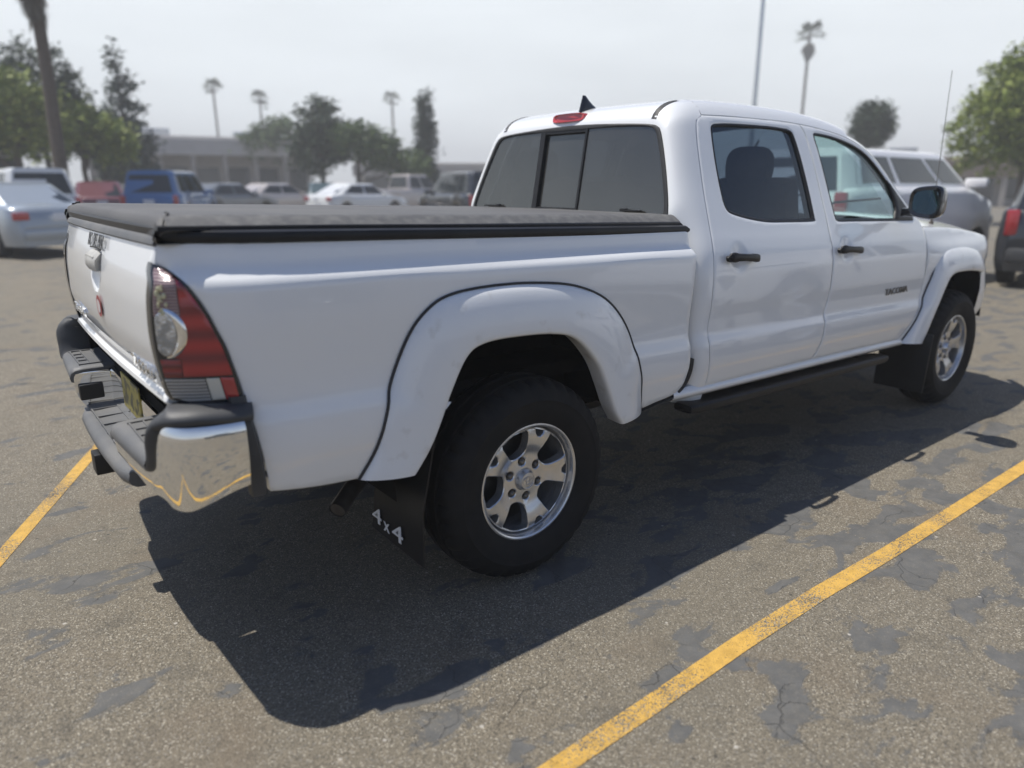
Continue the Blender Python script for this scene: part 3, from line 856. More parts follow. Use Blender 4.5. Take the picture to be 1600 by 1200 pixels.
# match: index of the corner
ic = int(np.argmin([abs(p[0] - .58) + abs(p[1] - 1.63) for p in WRr]))
for i in range(NS + NR):
    y0, z0 = WRr[i]
    xb = .9 + (.22 * (z0 - 1.3) if z0 > 1.28 else -.004)
    if i <= ic:
        f = i / ic
        z1 = .48 + (1.703 - .48) * (z0 - .48) / (WRr[ic][1] - .48)
        z1 = min(z1, 1.705)
        xe = Lx(min(z1, 1.702)) - .006
        E_ = (xe, -S(xe, z1) + .0, z1)
        K = (xb - .006, -(S(xb, z1) - .004), z1)
    else:
        q = 1 - y0 / WRr[ic][0]
        E_ = roof_pt(1.196, q)
        K_ = roof_pt(.99, q)
        K = (xb + .012, K_[1], max(z0 + .03, K_[2] + .004))
    R0 = (xb, -y0, z0)
    row = []
    for j in range(15):
        t = j / 14
        M1 = tuple(K[k] + (E_[k] - K[k]) * .86 for k in range(3))
        P = [(1 - t) ** 2 * R0[k] + 2 * t * (1 - t) * K[k] + t * t * M1[k] for k in range(3)]
        row.append(tuple(P))
    row.append(E_)
    half.append(row)
cab.grid(half)
cab.grid([[(x, -y, z) for x, y, z in r] for r in half])
# roof skin
rows = []
for i in range(30):
    x = 1.196 + (2.45 - 1.196) * i / 29
    r = [roof_pt(x, (j / 24) ** 1.25) for j in range(25)]
    r = [(r[0][0], r[0][1] + .012, r[0][2] - .012)] + r
    r += [(p[0], -p[1], p[2]) for p in r[:-1][::-1]]
    rows.append(r)
cab.grid(rows)
# windscreen pillars: follow the door's top edge down to the cowl
for s_ in (1, -1):
    prow = []
    for i in range(22):
        x = 2.44 + (3.0 - 2.44) * i / 21
        z0 = zt(x); y = S(x, z0)
        prow.append([(x, -s_ * (y - .012), z0 - .014), (x, -s_ * (y - .002), z0), (x + .010, -s_ * (y - .018), z0 + .016), (x + .035, -s_ * (y - .05), z0 + .024), (x + .045, -s_ * (y - .075), z0 + .015), (x, -s_ * (y - .06), z0 - .02)])
    cab.grid(prow)
# sills
for s_ in (1, -1):
    rows = []
    for i in range(20):
        x = .80 + (2.90 - .80) * i / 19
        d0 = .0 if x > .95 else (.95 - x) * .05
        zz = .534 - .0175 * (x - .8)
        rows.append([(x, -s_ * (.845 + .02), zz + .035), (x, -s_ * (.888 - d0), zz + .018 ), (x, -s_ * (.890 - d0), zz + .004), (x, -s_ * (.874 - d0), zz - .014), (x, -s_ * .84, zz - .018), (x, -s_ * .80, zz - .012)])
    cab.grid(rows)
cabo = cab.build('cab_shell', M['paint'], truck, angle=55)
# back wall below the rear window
bw = MB()
bw.grid([[(.905, -.72 + 1.44 * j / 10, z) for j in range(11)] for z in (.48, .8, 1.1, 1.29)])
bw.build('cab_back_wall', M['paint'], truck)
# roof mouldings
for s_ in (1, -1):
    rows = []
    for i in range(40):
        x = .985 + (2.42 - .985) * (i / 39) ** 1.3
        def rp(y):
            # height on the roof at this x and y
            if x >= 1.196:
                y0 = S(x, zt(x)); q = 1 - y / y0
                return roof_pt(x, q)[2]
            Y_, Z_ = [], []
            for r in half[ic - 2:]:
                for a, b in zip(r[:-1], r[1:]):
                    if a[0] <= x <= b[0] + 1e-6:
                        t = (x - a[0]) / max(1e-6, b[0] - a[0])
                        Y_.append(-(a[1] + (b[1] - a[1]) * t)); Z_.append(a[2] + (b[2] - a[2]) * t)
                        break
            k_ = np.argsort(Y_)
            return float(np.interp(y, np.array(Y_)[k_], np.array(Z_)[k_])) if Y_ else 1.7
        yc = .528
        w = .019 - .006 * min(1, (x - .985) / .4)
        zi, zo = rp(yc - w), rp(yc + w)
        rows.append([(x, -s_ * (yc - w), zi - .004), (x, -s_ * (yc - w * .7), zi + .003 - .005 * min(1, max(0, (x - 1.1) / .1))), (x, -s_ * (yc + w * .7), zo + .003 - .005 * min(1, max(0, (x - 1.1) / .1))), (x, -s_ * (yc + w), zo - .004)])
    MB().grid(rows).build('roof_moulding', M['rubber'], cabo)
# rear window
def rwp(y, z, d=0.): return (.9 + .22 * (z - 1.3) + .004 - d, y, z)
ringR = [(p[0], p[1]) for p in WRr if p[1] > 1.27]
loop = [(-a, b) for a, b in ringR] + [(a, b) for a, b in ringR[::-1][1:]]
rows = []
LP = step_resample(loop, .03)
c0 = np.array([0, 1.46])
for q in LP:
    v = (c0 - q); v /= np.linalg.norm(v)
    row = [rwp(q[0] - v[0] * .006, q[1] - v[1] * .006, .0)]
    for o_, d in ((-.004, .010), (.006, .013), (.016, .011), (.022, .0)):
        row.append(rwp(q[0] + v[0] * o_, q[1] + v[1] * o_, d))
    rows.append(row)
MB().grid(rows, closed_u=True).build('rear_window_seal', M['rubber'], cabo)
wl_ = sm([(.178, 1.28), (.19, 1.45), (.198, 1.67)], 3)
ins = [tuple(q + (c0 - q) / np.linalg.norm(c0 - q) * .016) for q in LP]
insa = np.array(ins)
def clip_y(a, b):
    pts = [p for p in ins if a <= p[0] <= b]
    return pts
lft = sorted([p for p in ins if p[0] > .162], key=lambda p: math.atan2(p[1] - 1.46, p[0] - .42))
rgt = sorted([p for p in ins if p[0] < -.150], key=lambda p: math.atan2(p[1] - 1.46, -p[0] - .42))
cen = [(-.15, 1.285), (.16, 1.285), (.178, 1.664), (-.128, 1.664)]
def flatpane(name, pts, d, m_, par):
    # pane in the window's plane with thickness 4 mm
    P0 = [rwp(y, z, d) for y, z in pts]; P1 = [rwp(y, z, d - .004) for y, z in pts]
    n = len(pts); f = [tuple(range(n)), tuple(range(n, 2 * n))[::-1]] + [(i, i + n, (i + 1) % n + n, (i + 1) % n) for i in range(n)]
    o = make(name, P0 + P1, f, m_, par, smooth=False)
    bm = bmesh.new(); bm.from_mesh(o.data); bmesh.ops.recalc_face_normals(bm, faces=bm.faces[:]); bm.to_mesh(o.data); bm.free()
    return o
lft2 = [(.162 if z < 1.46 else .180, z) for z in (1.655, 1.29)]
def side_pane(sg, xb, xt):
    pts = [p for p in ins if sg * p[0] > (xb + xt) / 2 + .005]
    pts = sorted(pts, key=lambda p: math.atan2(p[1] - 1.46, sg * p[0] - .40))
    # open the loop at the divider
    inner = [(sg * xt, 1.662), (sg * xb, 1.288)]
    pts = [p for p in pts if not (abs(p[0]) < xt + .02 and 1.30 < p[1] < 1.65)]
    return pts + inner
flatpane('rear_window_pane', side_pane(1, .160, .186), .004, M['glass_rear'], cabo)
flatpane('rear_window_pane', side_pane(-1, .152, .130), .004, M['glass_rear'], cabo)
flatpane('sliding_pane', cen, -.008, M['glass_rear'], cabo)
fr = MB()
def bar(p0, p1, w, d0, d1):
    a, b = np.array(p0), np.array(p1); t = (b - a) / np.linalg.norm(b - a); n = np.array([-t[1], t[0]]) * w / 2
    c = [a + n, a - n, b - n, b + n]
    P0 = [rwp(q[0], q[1], d0) for q in c]; P1 = [rwp(q[0], q[1], d1) for q in c]
    fr.add(P0 + P1, [(0, 1, 2, 3), (7, 6, 5, 4), (0, 4, 5, 1), (1, 5, 6, 2), (2, 6, 7, 3), (3, 7, 4, 0)])
bar((.170, 1.275), (.192, 1.668), .034, -.02, .010)
bar((-.146, 1.275), (-.124, 1.668), .013, -.02, .010)
bar((.19, 1.660), (-.125, 1.660), .016, -.02, .008)
bar((.17, 1.290), (-.15, 1.290), .018, -.02, .006)
fr.build('sliding_frame', M['black'], cabo, smooth=False)
# high brake light
bl = MB(); rows = []
for dx, k in ((.0, .80), (-.006, .93), (-.004, 1.0), (.012, 1.02), (.04, 1.02)):
    row = []
    for j in range(24):
        c_, s_ = math.cos(2 * PI * j / 24), math.sin(2 * PI * j / 24)
        c_ = math.copysign(abs(c_) ** .45, c_); s_ = math.copysign(abs(s_) ** .6, s_)
        z = 1.722 + .0205 * s_ * k
        row.append((.984 + dx + (z - 1.70) * .25 + .012 * abs(c_) ** 3, .036 + .114 * c_ * k - .0, z + .002))
    rows.append(row)
bl.grid(rows, closed_v=True); bl.fan(rows[0])
lo = bl.build('high_brake_light', M['lens_red2'], cabo)
# shark fin aerial
fin = MB(); rows = []
for i in range(10):
    t = i / 9; h_ = .0 + .078 * t
    x0 = 1.035 + .024 * t ** .8 ; x1 = 1.200 - .122 * t ** .55
    w = .022 * (1 - t) ** .6 + .002
    row = []
    for j in range(20):
        a_ = 2 * PI * j / 20
        row.append((x0 + (x1 - x0) * (.5 + .5 * math.cos(a_)), w * math.sin(a_) * (.5 + .5 * math.sqrt(abs(.5 - .5 * math.cos(a_)))), 1.752 + .014 * (.5 + .5 * math.cos(a_)) * (1 - t) + h_))
    rows.append(row)
fin.grid(rows, closed_v=True); fin.fan(rows[-1])
fin.build('roof_fin_aerial', M['gloss_black'], cabo)
# windscreen
rows = []
for i in range(8):
    t = i / 7
    x = 2.45 + (3.12 - 2.45) * t; z = 1.742 + (1.235 - 1.742) * t + .03 * math.sin(PI * t)
    row = []
    for j in range(13):
        q = -1 + 2 * j / 12
        yh = .56 + .12 * t
        row.append((x - .14 * q * q * (.6 + .4 * t), q * yh, z - .045 * q * q * (1 - t * .6)))
    rows.append(row)
MB().grid(rows).build('windscreen', M['glass_shield'], truck)
MB().tube([(3.10, -.10, 1.235), (3.0, -.30, 1.30), (2.93, -.62, 1.33)], .008, 6).build('wiper', M['black'], truck)
MB().tube([(3.12, .45, 1.235), (3.02, .20, 1.315), (2.97, -.08, 1.345)], .008, 6).build('wiper', M['black'], truck)
# hood with cowl
rows = []
for i in range(26):
    t = i / 25
    x = 3.06 + (4.40 - 3.06) * t
    zc_ = pch([3.06, 3.2, 3.6, 4.0, 4.2, 4.34, 4.40], [1.225, 1.235, 1.222, 1.172, 1.125, 1.06, 1.0], x)
    ze = pch([3.06, 3.3, 3.6, 3.9, 4.1, 4.3, 4.40], [1.172, 1.162, 1.137, 1.097, 1.055, 1.0, .95], x)
    yh = S(x, ze) - .01 if x < 4.1 else (S(4.1, 1.04) - .01) * (1 - .35 * ((x - 4.1) / .3) ** 2)
    row = []
    for j in range(25):
        q = -1 + j / 12
        zz = ze + (zc_ - ze) * (1 - abs(q) ** 3.2)
        row.append((x - .05 * q * q * t, q * yh, zz))
    rows.append(row)
MB().grid(rows).build('bonnet', M['paint'], truck)
cw = MB().grid([[(3.035, q * .80, 1.17), (3.10, q * .78, 1.20)] for q in [-1 + j / 6 for j in range(13)]])
cw.add([(3.0, -.80, 1.165), (3.13, -.74, 1.172), (3.02, -.72, 1.24), (3.0, -.70, 1.2)], [(0, 1, 2), (0, 2, 3), (1, 3, 2)])
cw.build('cowl', M['black'], truck)
# front bumper, grille
pl = sm([(3.86, -.905), (3.98, -.885), (4.15, -.82), (4.30, -.70), (4.40, -.50), (4.45, -.25), (4.465, 0)], 4)
pl = pl + [(x, -y) for x, y in pl[::-1][1:]]
rows = []
for k, (z, o_) in enumerate([(.860, -.02), (.850, .0), (.74, .018), (.62, .016), (.55, -.01), (.50, -.06)]):
    row = []
    for i, (x, y) in enumerate(pl):
        cx, cy = 3.9, 0
        dx, dy = x - cx, y - cy; L2 = math.hypot(dx, dy)
        e = min(i, len(pl) - 1 - i)
        xx = x + o_ * dx / L2 - (.07 * (.86 - z) / .3 if e == 0 else 0)
        row.append((xx, y + o_ * dy / L2, z))
    rows.append(row)
MB().grid(rows).build('front_bumper', M['paint'], truck)
MB().box((4.33, 0, .95), (.10, 1.0, .16), bev=.02).build('grille', M['black'], truck)
# whip aerial on the right fender
MB().tube([(3.325, -.765, 1.16), (3.325, -.765, 1.19)], .013, 12).tube([(3.325, -.765, 1.19), (3.322, -.765, 1.23)], [.008, .004], 10) \
    .tube([(3.322, -.765, 1.23), (3.313, -.764, 1.591), (3.299, -.762, 2.055)], [.0026, .0024, .0016], 8).build('whip_aerial', M['steel'], truck)

# ---------------------------------------------------------------- tailgate
def TG(y, z, d=0.):
    zz = [.835, .842, .852, .878, .886, .926, 1.004, 1.088, 1.153, 1.217, 1.275]
    xx = [-1.105, -1.130, -1.134, -1.118, -1.119, -1.133, -1.143, -1.141, -1.133, -1.118, -1.102]
    x = pch(zz, xx, z) - .014 * (1 - (y / .74) ** 2)
    # recess behind the handle
    q = ((y + .04) / .082) ** 2 + ((z - 1.130) / .062) ** 2
    if q < 1: x += .020 * (1 - q) ** .8
    return (x - d, y, z)
tg = panel('tailgate', [(-.748, .838), (.748, .838), (.753, 1.0), (.742, 1.259), (-.742, 1.259), (-.753, 1.0)], TG, M['paint'], truck, h=.0125, edge=.004, depth=.03, inv=True, angle=24)
cap = MB(); rows = []
for j in range(25):
    y = -.74 + 1.48 * j / 24
    xo = -.014 * (1 - (y / .74) ** 2)
    rows.append([(-1.08 + xo, y, 1.256), (-1.111 + xo, y, 1.256), (-1.114 + xo, y, 1.261), (-1.109 + xo, y, 1.274), (-1.098 + xo, y, 1.283), (-1.07 + xo, y, 1.286)])
cap.grid(rows); cap.fan(rows[0]); cap.fan(rows[-1])
cap.build('tailgate_cap', M['step'], tg)
# handle
hd = MB(); rows = []
for k, (z, d, w) in enumerate([(1.203, .000, .084), (1.202, .010, .088), (1.192, .020, .091), (1.172, .024, .092), (1.150, .020, .090), (1.138, .012, .086), (1.138, -.004, .080)]):
    row = []
    for j in range(13):
        q = -1 + j / 6
        y = -.040 + w * q
        x = TG(.3, z)[0] + .014 * (1 - (.3 / .74) ** 2) - .014 - d * (1 - .25 * abs(q) ** 4)
        row.append((x, y, z - .008 * abs(q) ** 3 * (1 if k < 3 else -.3)))
    rows.append(row)
hd.grid(rows); hd.fan([r[0] for r in rows]); hd.fan([r[-1] for r in rows])
hd.box((TG(.3, 1.16)[0] - .010, -.04, 1.165), (.02, .14, .045), bev=.006)
hd.build('tailgate_handle', M['silver_plastic'], tg)
MB().tube([(TG(.3, 1.2)[0] - .006 - .02 * 0, -.04 - .09 + .18 * j / 8, 1.207 + .003 * math.sin(PI * j / 8)) for j in range(9)], .003, 6).build('handle_seal', M['rubber'], tg)
def tgx(y, z): return TG(y, z)[0]
text('tailgate_decal', 'RIO DEL MAR', 1, (tgx(.2, 1.224) - .007, -.045, 1.2325), Euler((PI / 2 - .27, 0, -PI / 2)), M['decal'], tg, ext=.0006, width=.270, height=.044, bold=.0)
text('tailgate_badge', 'TOYOTA', 1, (tgx(.45, .955) - .006, .44, .945), ROT_BACK, M['chrome'], tg, ext=.003, width=.24, height=.032, bold=.012)
text('tailgate_badge', 'TACOMA', 1, (tgx(-.57, .915) - .007, -.57, .914), ROT_BACK, M['chrome'], tg, ext=.003, width=.27, height=.034, bold=.014, shear=.15)
stk = MB(); rg = []
for j in range(28):
    a_ = 2 * PI * j / 28; rg.append((tgx(.1, 1.025) - .0045, -.085 + .042 * math.cos(a_), 1.025 + .036 * math.sin(a_)))
MB().fan(rg).build('round_sticker', M['sticker_red'], tg, fix=False, smooth=False)
MB().fan([(p[0] - .001, -.085 + (p[1] + .085) * .62, 1.025 + (p[2] - 1.025) * .62) for p in rg]).build('round_sticker_centre', M['sticker_pale'], tg, fix=False, smooth=False)

# ---------------------------------------------------------------- tail lights
for flip in (False, True):
    my = (lambda p: (p[0], -p[1], p[2])) if flip else (lambda p: p)
    tlo = sm([(-1.120, 1.216), (-1.106, 1.209), (-1.091, 1.198), (-1.075, 1.179), (-1.059, 1.153), (-1.043, 1.123), (-1.027, 1.088), (-1.011, 1.043), (-.996, 1.0), (-.982, .944), (-.971, .894), (-.965, .853)], 3)
    tli = sm([(-1.127, .864), (-1.134, .898), (-1.140, .940), (-1.145, .992), (-1.147, 1.035), (-1.146, 1.078), (-1.142, 1.130), (-1.132, 1.181), (-1.120, 1.216)], 3)
    tbt = sm([(-.965, .853), (-1.0, .849), (-1.045, .849), (-1.09, .852), (-1.127, .864)], 3)
    out = join(tlo, tbt, tli)
    hous = panel('tail_light', out, lambda x, z, d=0.: bside(x, z, d + .004), M['gloss_black'], truck, h=.012, edge=.002, depth=.05, flip=flip)
    O = np.array(out)
    def shrink(k):
        c = O.mean(0); D = step_resample(out, .012)
        a = np.roll(D, 2, 0); b = np.roll(D, -2, 0); t = b - a; t /= np.linalg.norm(t, axis=1)[:, None]
        n = np.stack([-t[:, 1], t[:, 0]], 1)
        if inside(D + n * .004, D).mean() < .5: n = -n
        return D + n * k
    inn = shrink(.006)
    def region(f):
        """piece of the lens where f(x, z) is true, cut with a fine grid"""
        xs = np.arange(-1.15, -.95, .0035); zs = np.arange(.845, 1.22, .0035)
        gx, gz = np.meshgrid(xs, zs); return None
    def zone(name, poly, m_, off, h=.01, fn=None, parent=None):
        # intersect polygon with lens outline by clamping (poly assumed inside or on the outline)
        return panel(name, poly, lambda x, z, d=0.: bside(x, z, d + off + (fn(x, z) if fn else 0)), m_, parent or hous, h=h, edge=.0015, depth=.004, drop=.001, flip=flip)
    ii = [tuple(p) for p in inn if inside(np.array([p]), O)[0]]
    def xin(z):   # inner (tailgate-side) edge
        c = [p[0] for p in ii if abs(p[1] - z) < .014 and p[0] < -1.06]; return min(c) if c else -1.12
    def xout(z):
        c = sorted([(abs(p[1] - z), p[0]) for p in ii if p[0] > xin(z) + .012 or z < 1.15]); c = [q for q in c if q[0] < .02]
        return max(q[1] for q in c) if c else -1.1
    def strip(zs, xl, xr):
        return [(xl(z), z) for z in zs] + [(xr(z), z) for z in zs[::-1]]
    def ol(z): return pch([.853, .894, .944, 1.0, 1.043, 1.088, 1.123, 1.153, 1.179, 1.198, 1.209], [-.9735, -.9795, -.9905, -1.0045, -1.0195, -1.0355, -1.0515, -1.067, -1.0825, -1.098, -1.112], z)
    def il(z): return pch([.864, .898, .940, .992, 1.035, 1.078, 1.130, 1.181, 1.21], [-1.121, -1.1285, -1.135, -1.140, -1.142, -1.141, -1.137, -1.128, -1.1165], z)
    L1 = np.linspace
    zone('lamp_lens_top', strip(list(L1(1.085, 1.205, 9)), il, lambda z: min(ol(z), -1.088)), M['lens_clear'], .006)
    zone('lamp_lens_red', join([(ol(z), z) for z in L1(.925, 1.193, 14)], [(-1.086, 1.185), (-1.087, 1.087), (-1.130, 1.08), (-1.130, .985), (-1.094, .972), (-1.094, .925)]), M['lens_red'], .0065,
         fn=lambda x, z: .0006 * math.sin(z * 120))
    zone('lamp_lens_low', strip(list(L1(.924, .972, 4)), il, lambda z: -1.0955), M['lens_red3'], .006)
    zone('lamp_lens_edge', [(-.9755, .860), (-.985, .918), (-1.016, .921), (-1.006, .860)], M['lens_red2'], .006)
    zone('side_reflector', [(-1.008, .862), (-1.018, .9195), (-1.047, .9195), (-1.038, .861)], M['lens_beige'], .008)
    zone('reversing_lens', [(-1.040, .859), (-1.049, .9195), (-1.134, .921), (-1.1305, .898), (-1.122, .869), (-1.09, .858)], M['lens_bottom'], .007, fn=lambda x, z: .0012 * math.sin(z * 420))
    # round lamp: faceted disc and its chrome bucket, both following the lens
    def ell(cx, cz, rx, rz, a0, a1, n): return [(cx + rx * math.cos(a0 + (a1 - a0) * j / n), cz + rz * math.sin(a0 + (a1 - a0) * j / n)) for j in range(n + 1)]
    disc = [(max(x, il(z) + .001), z) for x, z in ell(-1.124, 1.040, .0235, .058, 0, 2 * PI, 40)[:-1]]
    zone('lamp_glass', disc, M['lens_facet'], .0095, h=.005, fn=lambda x, z: .0015 - .002 * max(0, 1 - ((x + 1.124) / .0235) ** 2 - ((z - 1.04) / .058) ** 2))
    cres = ell(-1.124, 1.041, .0475, .0660, -PI / 2, PI / 2, 26) + ell(-1.124, 1.040, .0240, .0590, PI / 2, -PI / 2, 26)
    zone('lamp_bucket', cres, M['chrome'], .0075, h=.005, fn=lambda x, z: .007 * math.sin(PI * min(1, max(0, (math.hypot((x + 1.124) / .0475, (z - 1.041) / .066) - .5) / .5))))
    # dried yellow glue over the cracked lens
    if not flip:
        rg_ = random.Random(8); gb_ = MB()
        for q in range(16):
            z_ = 1.165 - q * .0050 + rg_.uniform(-.004, .004); x_ = -1.128 + rg_.uniform(-.008, .010) + (.004 if q > 4 else 0)
            rr_ = rg_.uniform(.0025, .0045) + (.0025 if 3 < q < 8 else 0); rws = []
            for a1 in range(7):
                ph = PI * a1 / 6
                rws.append([(x_ + rr_ * .9 * math.sin(ph) * math.cos(2 * PI * j / 10) * rg_.uniform(.8, 1.2), bside(x_, z_, .012)[1] - .5 * rr_ * math.sin(ph) * math.sin(2 * PI * j / 10), z_ + rr_ * 1.3 * math.cos(ph)) for j in range(10)])
            gb_.grid(rws, closed_v=True)
        gb_.build('dried_glue', M['glue'], hous)

# ---------------------------------------------------------------- rear bumper
def bx_(y):   # rearmost line of the bumper at this y
    a = abs(y)
    return -1.232 + .030 * (a / .8) ** 2 + (.055 * ((a - .80) / .13) ** 2 if a > .80 else 0)
for s_ in (1, -1):
    ch = MB(); rows = []
    # chrome shell from centre recess round the corner to the side
    path = [(bx_(y), y) for y in (.40, .44, .50, .58, .66, .74, .80)] + [(-1.196, .850), (-1.176, .892), (-1.145, .921), (-1.10, .934), (-1.04, .938), (-.985, .934)]
    path = sm(path, 3)
    n = len(path)
    for i, (x, y) in enumerate(path):
        t = i / (n - 1)
        a = path[max(0, i - 1)]; b = path[min(n - 1, i + 1)]
        tx, ty = b[0] - a[0], b[1] - a[1]; l = math.hypot(tx, ty); nx, ny = -ty / l, tx / l
        if nx * (x + .6) + ny * (y - .2) < 0: nx, ny = -nx, -ny
        corner = max(0, (t - .45) / .55)
        ztop = pch([0, .40, .47, .56, .66, 1.0], [.700, .700, .708, .80, .822, .812], t)
        zbot = pch([0, .3, .50, .62, .74, .84, .92, 1.0], [.560, .562, .582, .592, .594, .608, .626, .634], t)
        row = []
        for k in range(13):
            u = k / 12
            z = ztop + (zbot - ztop) * u
            bulge = .0 - (.042 if t < .45 else .042 - .026 * min(1, (t - .45) / .25)) * (u ** 2.6) - .010 * (1 - u) ** 2 * 1.0 - (.006 if k == 0 else 0)
            row.append((x + nx * bulge, s_ * (y + ny * bulge), z))
        x0, y0, z0 = row[0]
        row = [(x0 - nx * .03, y0 - s_ * ny * .03, z0 + .004)] + row
        x0, y0, z0 = row[-1]
        row = row + [(x0 - nx * .03, y0 - s_ * ny * .03, z0 + .01)]
        rows.append(row)
    ch.grid(rows)
    # inward face of the corner unit
    e = rows[0]
    ch.grid([[(p[0], p[1], p[2]) for p in e], [(p[0] + .16, p[1] - s_ * .012, p[2]) for p in e]])
    co_ = ch.build('bumper_chrome', M['chrome'], truck, angle=50)
    if s_ == 1:
        MB().box((-1.165, .386, .628), (.085, .02, .062), rz=.06, bev=.008).build('trailer_socket', M['black'], co_)
    # lower dark valance under the chrome
    v_ = MB(); rows2 = []
    for i, (x, y) in enumerate(path):
        t = i / (n - 1)
        if t < .62: continue
        zbot = pch([0, .3, .50, .62, .74, .84, .92, 1.0], [.560, .562, .582, .592, .594, .608, .626, .634], t)
        rows2.append([(x + .01, s_ * (y - .075), zbot + .03), (x + .02, s_ * (y - .085), zbot - .012), (x + .06, s_ * (y - .13), zbot - .02)])
    rows2.append([(-.94, s_ * .885, .66), (-.94, s_ * .87, .60), (-.94, s_ * .80, .585)])
    v_.grid(rows2); v_.build('bumper_valance', M['plastic'], truck)
    # step pad: flat top between y .43 and .79, then the raised wing
    pd = MB(); rows = []
    ys = [(.405, .0), (.412, 1), (.45, 1), (.55, 1), (.66, 1), (.755, 1), (.765, 1)]
    for y, k in ys:
        x0 = bx_(y)
        zt_ = .722 if k else .714
        rows.append([(-1.05, s_ * y, zt_ + .004), (-1.10, s_ * y, zt_), (x0 + .045, s_ * y, zt_), (x0 + .018, s_ * y, zt_ - .003), (x0 + .002, s_ * y, zt_ - .012), (x0 - .005, s_ * y, zt_ - .028), (x0 - .002, s_ * y, zt_ - .044), (x0 + .012, s_ * y, zt_ - .05), (x0 + .03, s_ * y, zt_ - .045)])
    pd.grid(rows)
    pd.fan(rows[0])
    pad = pd.build('step_pad', M['step'], truck, angle=50)
    gr = MB()  # tread ribs
    for y in (.455, .735):
        gr.box((-1.145, s_ * y, .724), (.085, .006, .006), bev=.002)
    for x in (-1.105, -1.145, -1.183): gr.box((x + .001, s_ * .595, .724), (.006, .27, .006), bev=.002)
    for y in (.53, .595, .66): gr.box((-1.165, s_ * y, .724), (.032, .006, .006), bev=.002)
    gr.build('tread_rib', M['step'], pad)
    # wing: tube-like rise then lip along the corner
    wg = MB(); rows = []
    wp = sm([(bx_(.77) + .012, .765, .700), (bx_(.785) + .006, .788, .706), (bx_(.80) + .006, .806, .740), (-1.196, .818, .785), (-1.188, .832, .822), (-1.170, .862, .838), (-1.150, .885, .842), (-1.10, .905, .842), (-1.04, .912, .836), (-.985, .908, .830), (-.955, .898, .828)], 5)
    m = len(wp)
    for i in range(m):
        a = Vector(wp[max(0, i - 1)]); b = Vector(wp[min(m - 1, i + 1)]); t = (b - a).normalized()
        inward = Vector((1, 0, 0)) if i < m * .45 else Vector((0, -1, 0))
        f = min(1, max(0, (i / m - .35) / .2))
        inward = (Vector((1, 0, 0)) * (1 - f) + Vector((.25, -1, 0)) * f).normalized()
        upv = t.cross(inward).normalized()
        if upv.z < -.1 or (abs(upv.z) <= .1 and upv.y > 0): upv = -upv
        p = Vector(wp[i]); row = []
        w_ = .10
        for dx, dz in ((w_, .012), (.055, .018), (.02, .016), (.0, .009), (-.012, -.001), (-.015, -.012), (-.008, -.021), (.012, -.025), (w_, -.023)):
            q = p + inward * dx + upv * dz
            row.append((q.x, s_ * q.y, q.z))
        rows.append(row)
    wg.grid(rows); wg.fan(rows[0]); wg.fan(rows[-1])
    wg.build('bumper_wing', M['plastic'], truck, angle=60)
    # trim between bumper and bed side
    tr_ = MB(); rows = []
    for x, z in resample(sm([(-.955, .868), (-.950, .82), (-.940, .74), (-.930, .66), (-.924, .575)], 5), 14):
        y = S(x, z, True)
        rows.append([(x - .05, s_ * (y - .02), z + .005), (x - .046, s_ * (y + .004), z), (x - .012, s_ * (y + .007), z), (x - .004, s_ * (y - .002), z)])
    tr_.grid(rows)
    rows = []
    for x in np.linspace(-1.12, -.96, 8):
        y = S(x, .85, True)
        rows.append([(x, s_ * (y - .10), .846), (x, s_ * (y - .006), .846), (x, s_ * (y - .012), .825), (x, s_ * (y - .10), .81)])
    tr_.grid(rows)
    tr_.build('bumper_side_trim', M['plastic'], truck)
# centre: plate recess and lower step
cb = MB()
cb.box((-1.075, 0, .635), (.03, .80, .15), bev=.01)
cb.build('bumper_centre', M['chrome'], truck)
pt = MB().box((-1.092, 0, .682), (.006, .29, .13), bev=.002).build('licence_plate', M['yellow_plate'], truck)
ls = MB(); rows = []
for y in np.linspace(-.42, .42, 15):
    x0 = -1.222 + .012 * (y / .4) ** 2
    e = .012 if abs(y) > .41 else 0
    rows.append([(-1.06, y, .566), (-1.12, y, .564), (x0 + .03, y, .560), (x0 + .012, y, .556), (x0 + e, y, .546), (x0 - .004 + e, y, .530), (x0 + .004 + e, y, .514), (x0 + .03, y, .505), (-1.06, y, .50)])
ls.grid(rows); ls.fan(rows[0]); ls.fan(rows[-1])
lso = ls.build('lower_step', M['step'], truck, angle=50)
gr = MB()
for y in np.linspace(-.34, .34, 7): gr.box((-1.135, y, .5655), (.10, .006, .006), bev=.002)
for x in (-1.09, -1.18): gr.box((x, 0, .5655), (.006, .74, .006), bev=.002)
gr.build('tread_rib', M['step'], lso)
hb = MB()
hb.box((-1.15, 0, .468), (.18, .075, .075), bev=.006).box((-1.0, 0, .47), (.30, .05, .05)).box((-1.10, 0, .50), (.03, .16, .09))
hb.tube([(-1.10, -.13, .47), (-1.10, .13, .47)], .012, 8)
hb.build('tow_hitch', M['black'], truck)

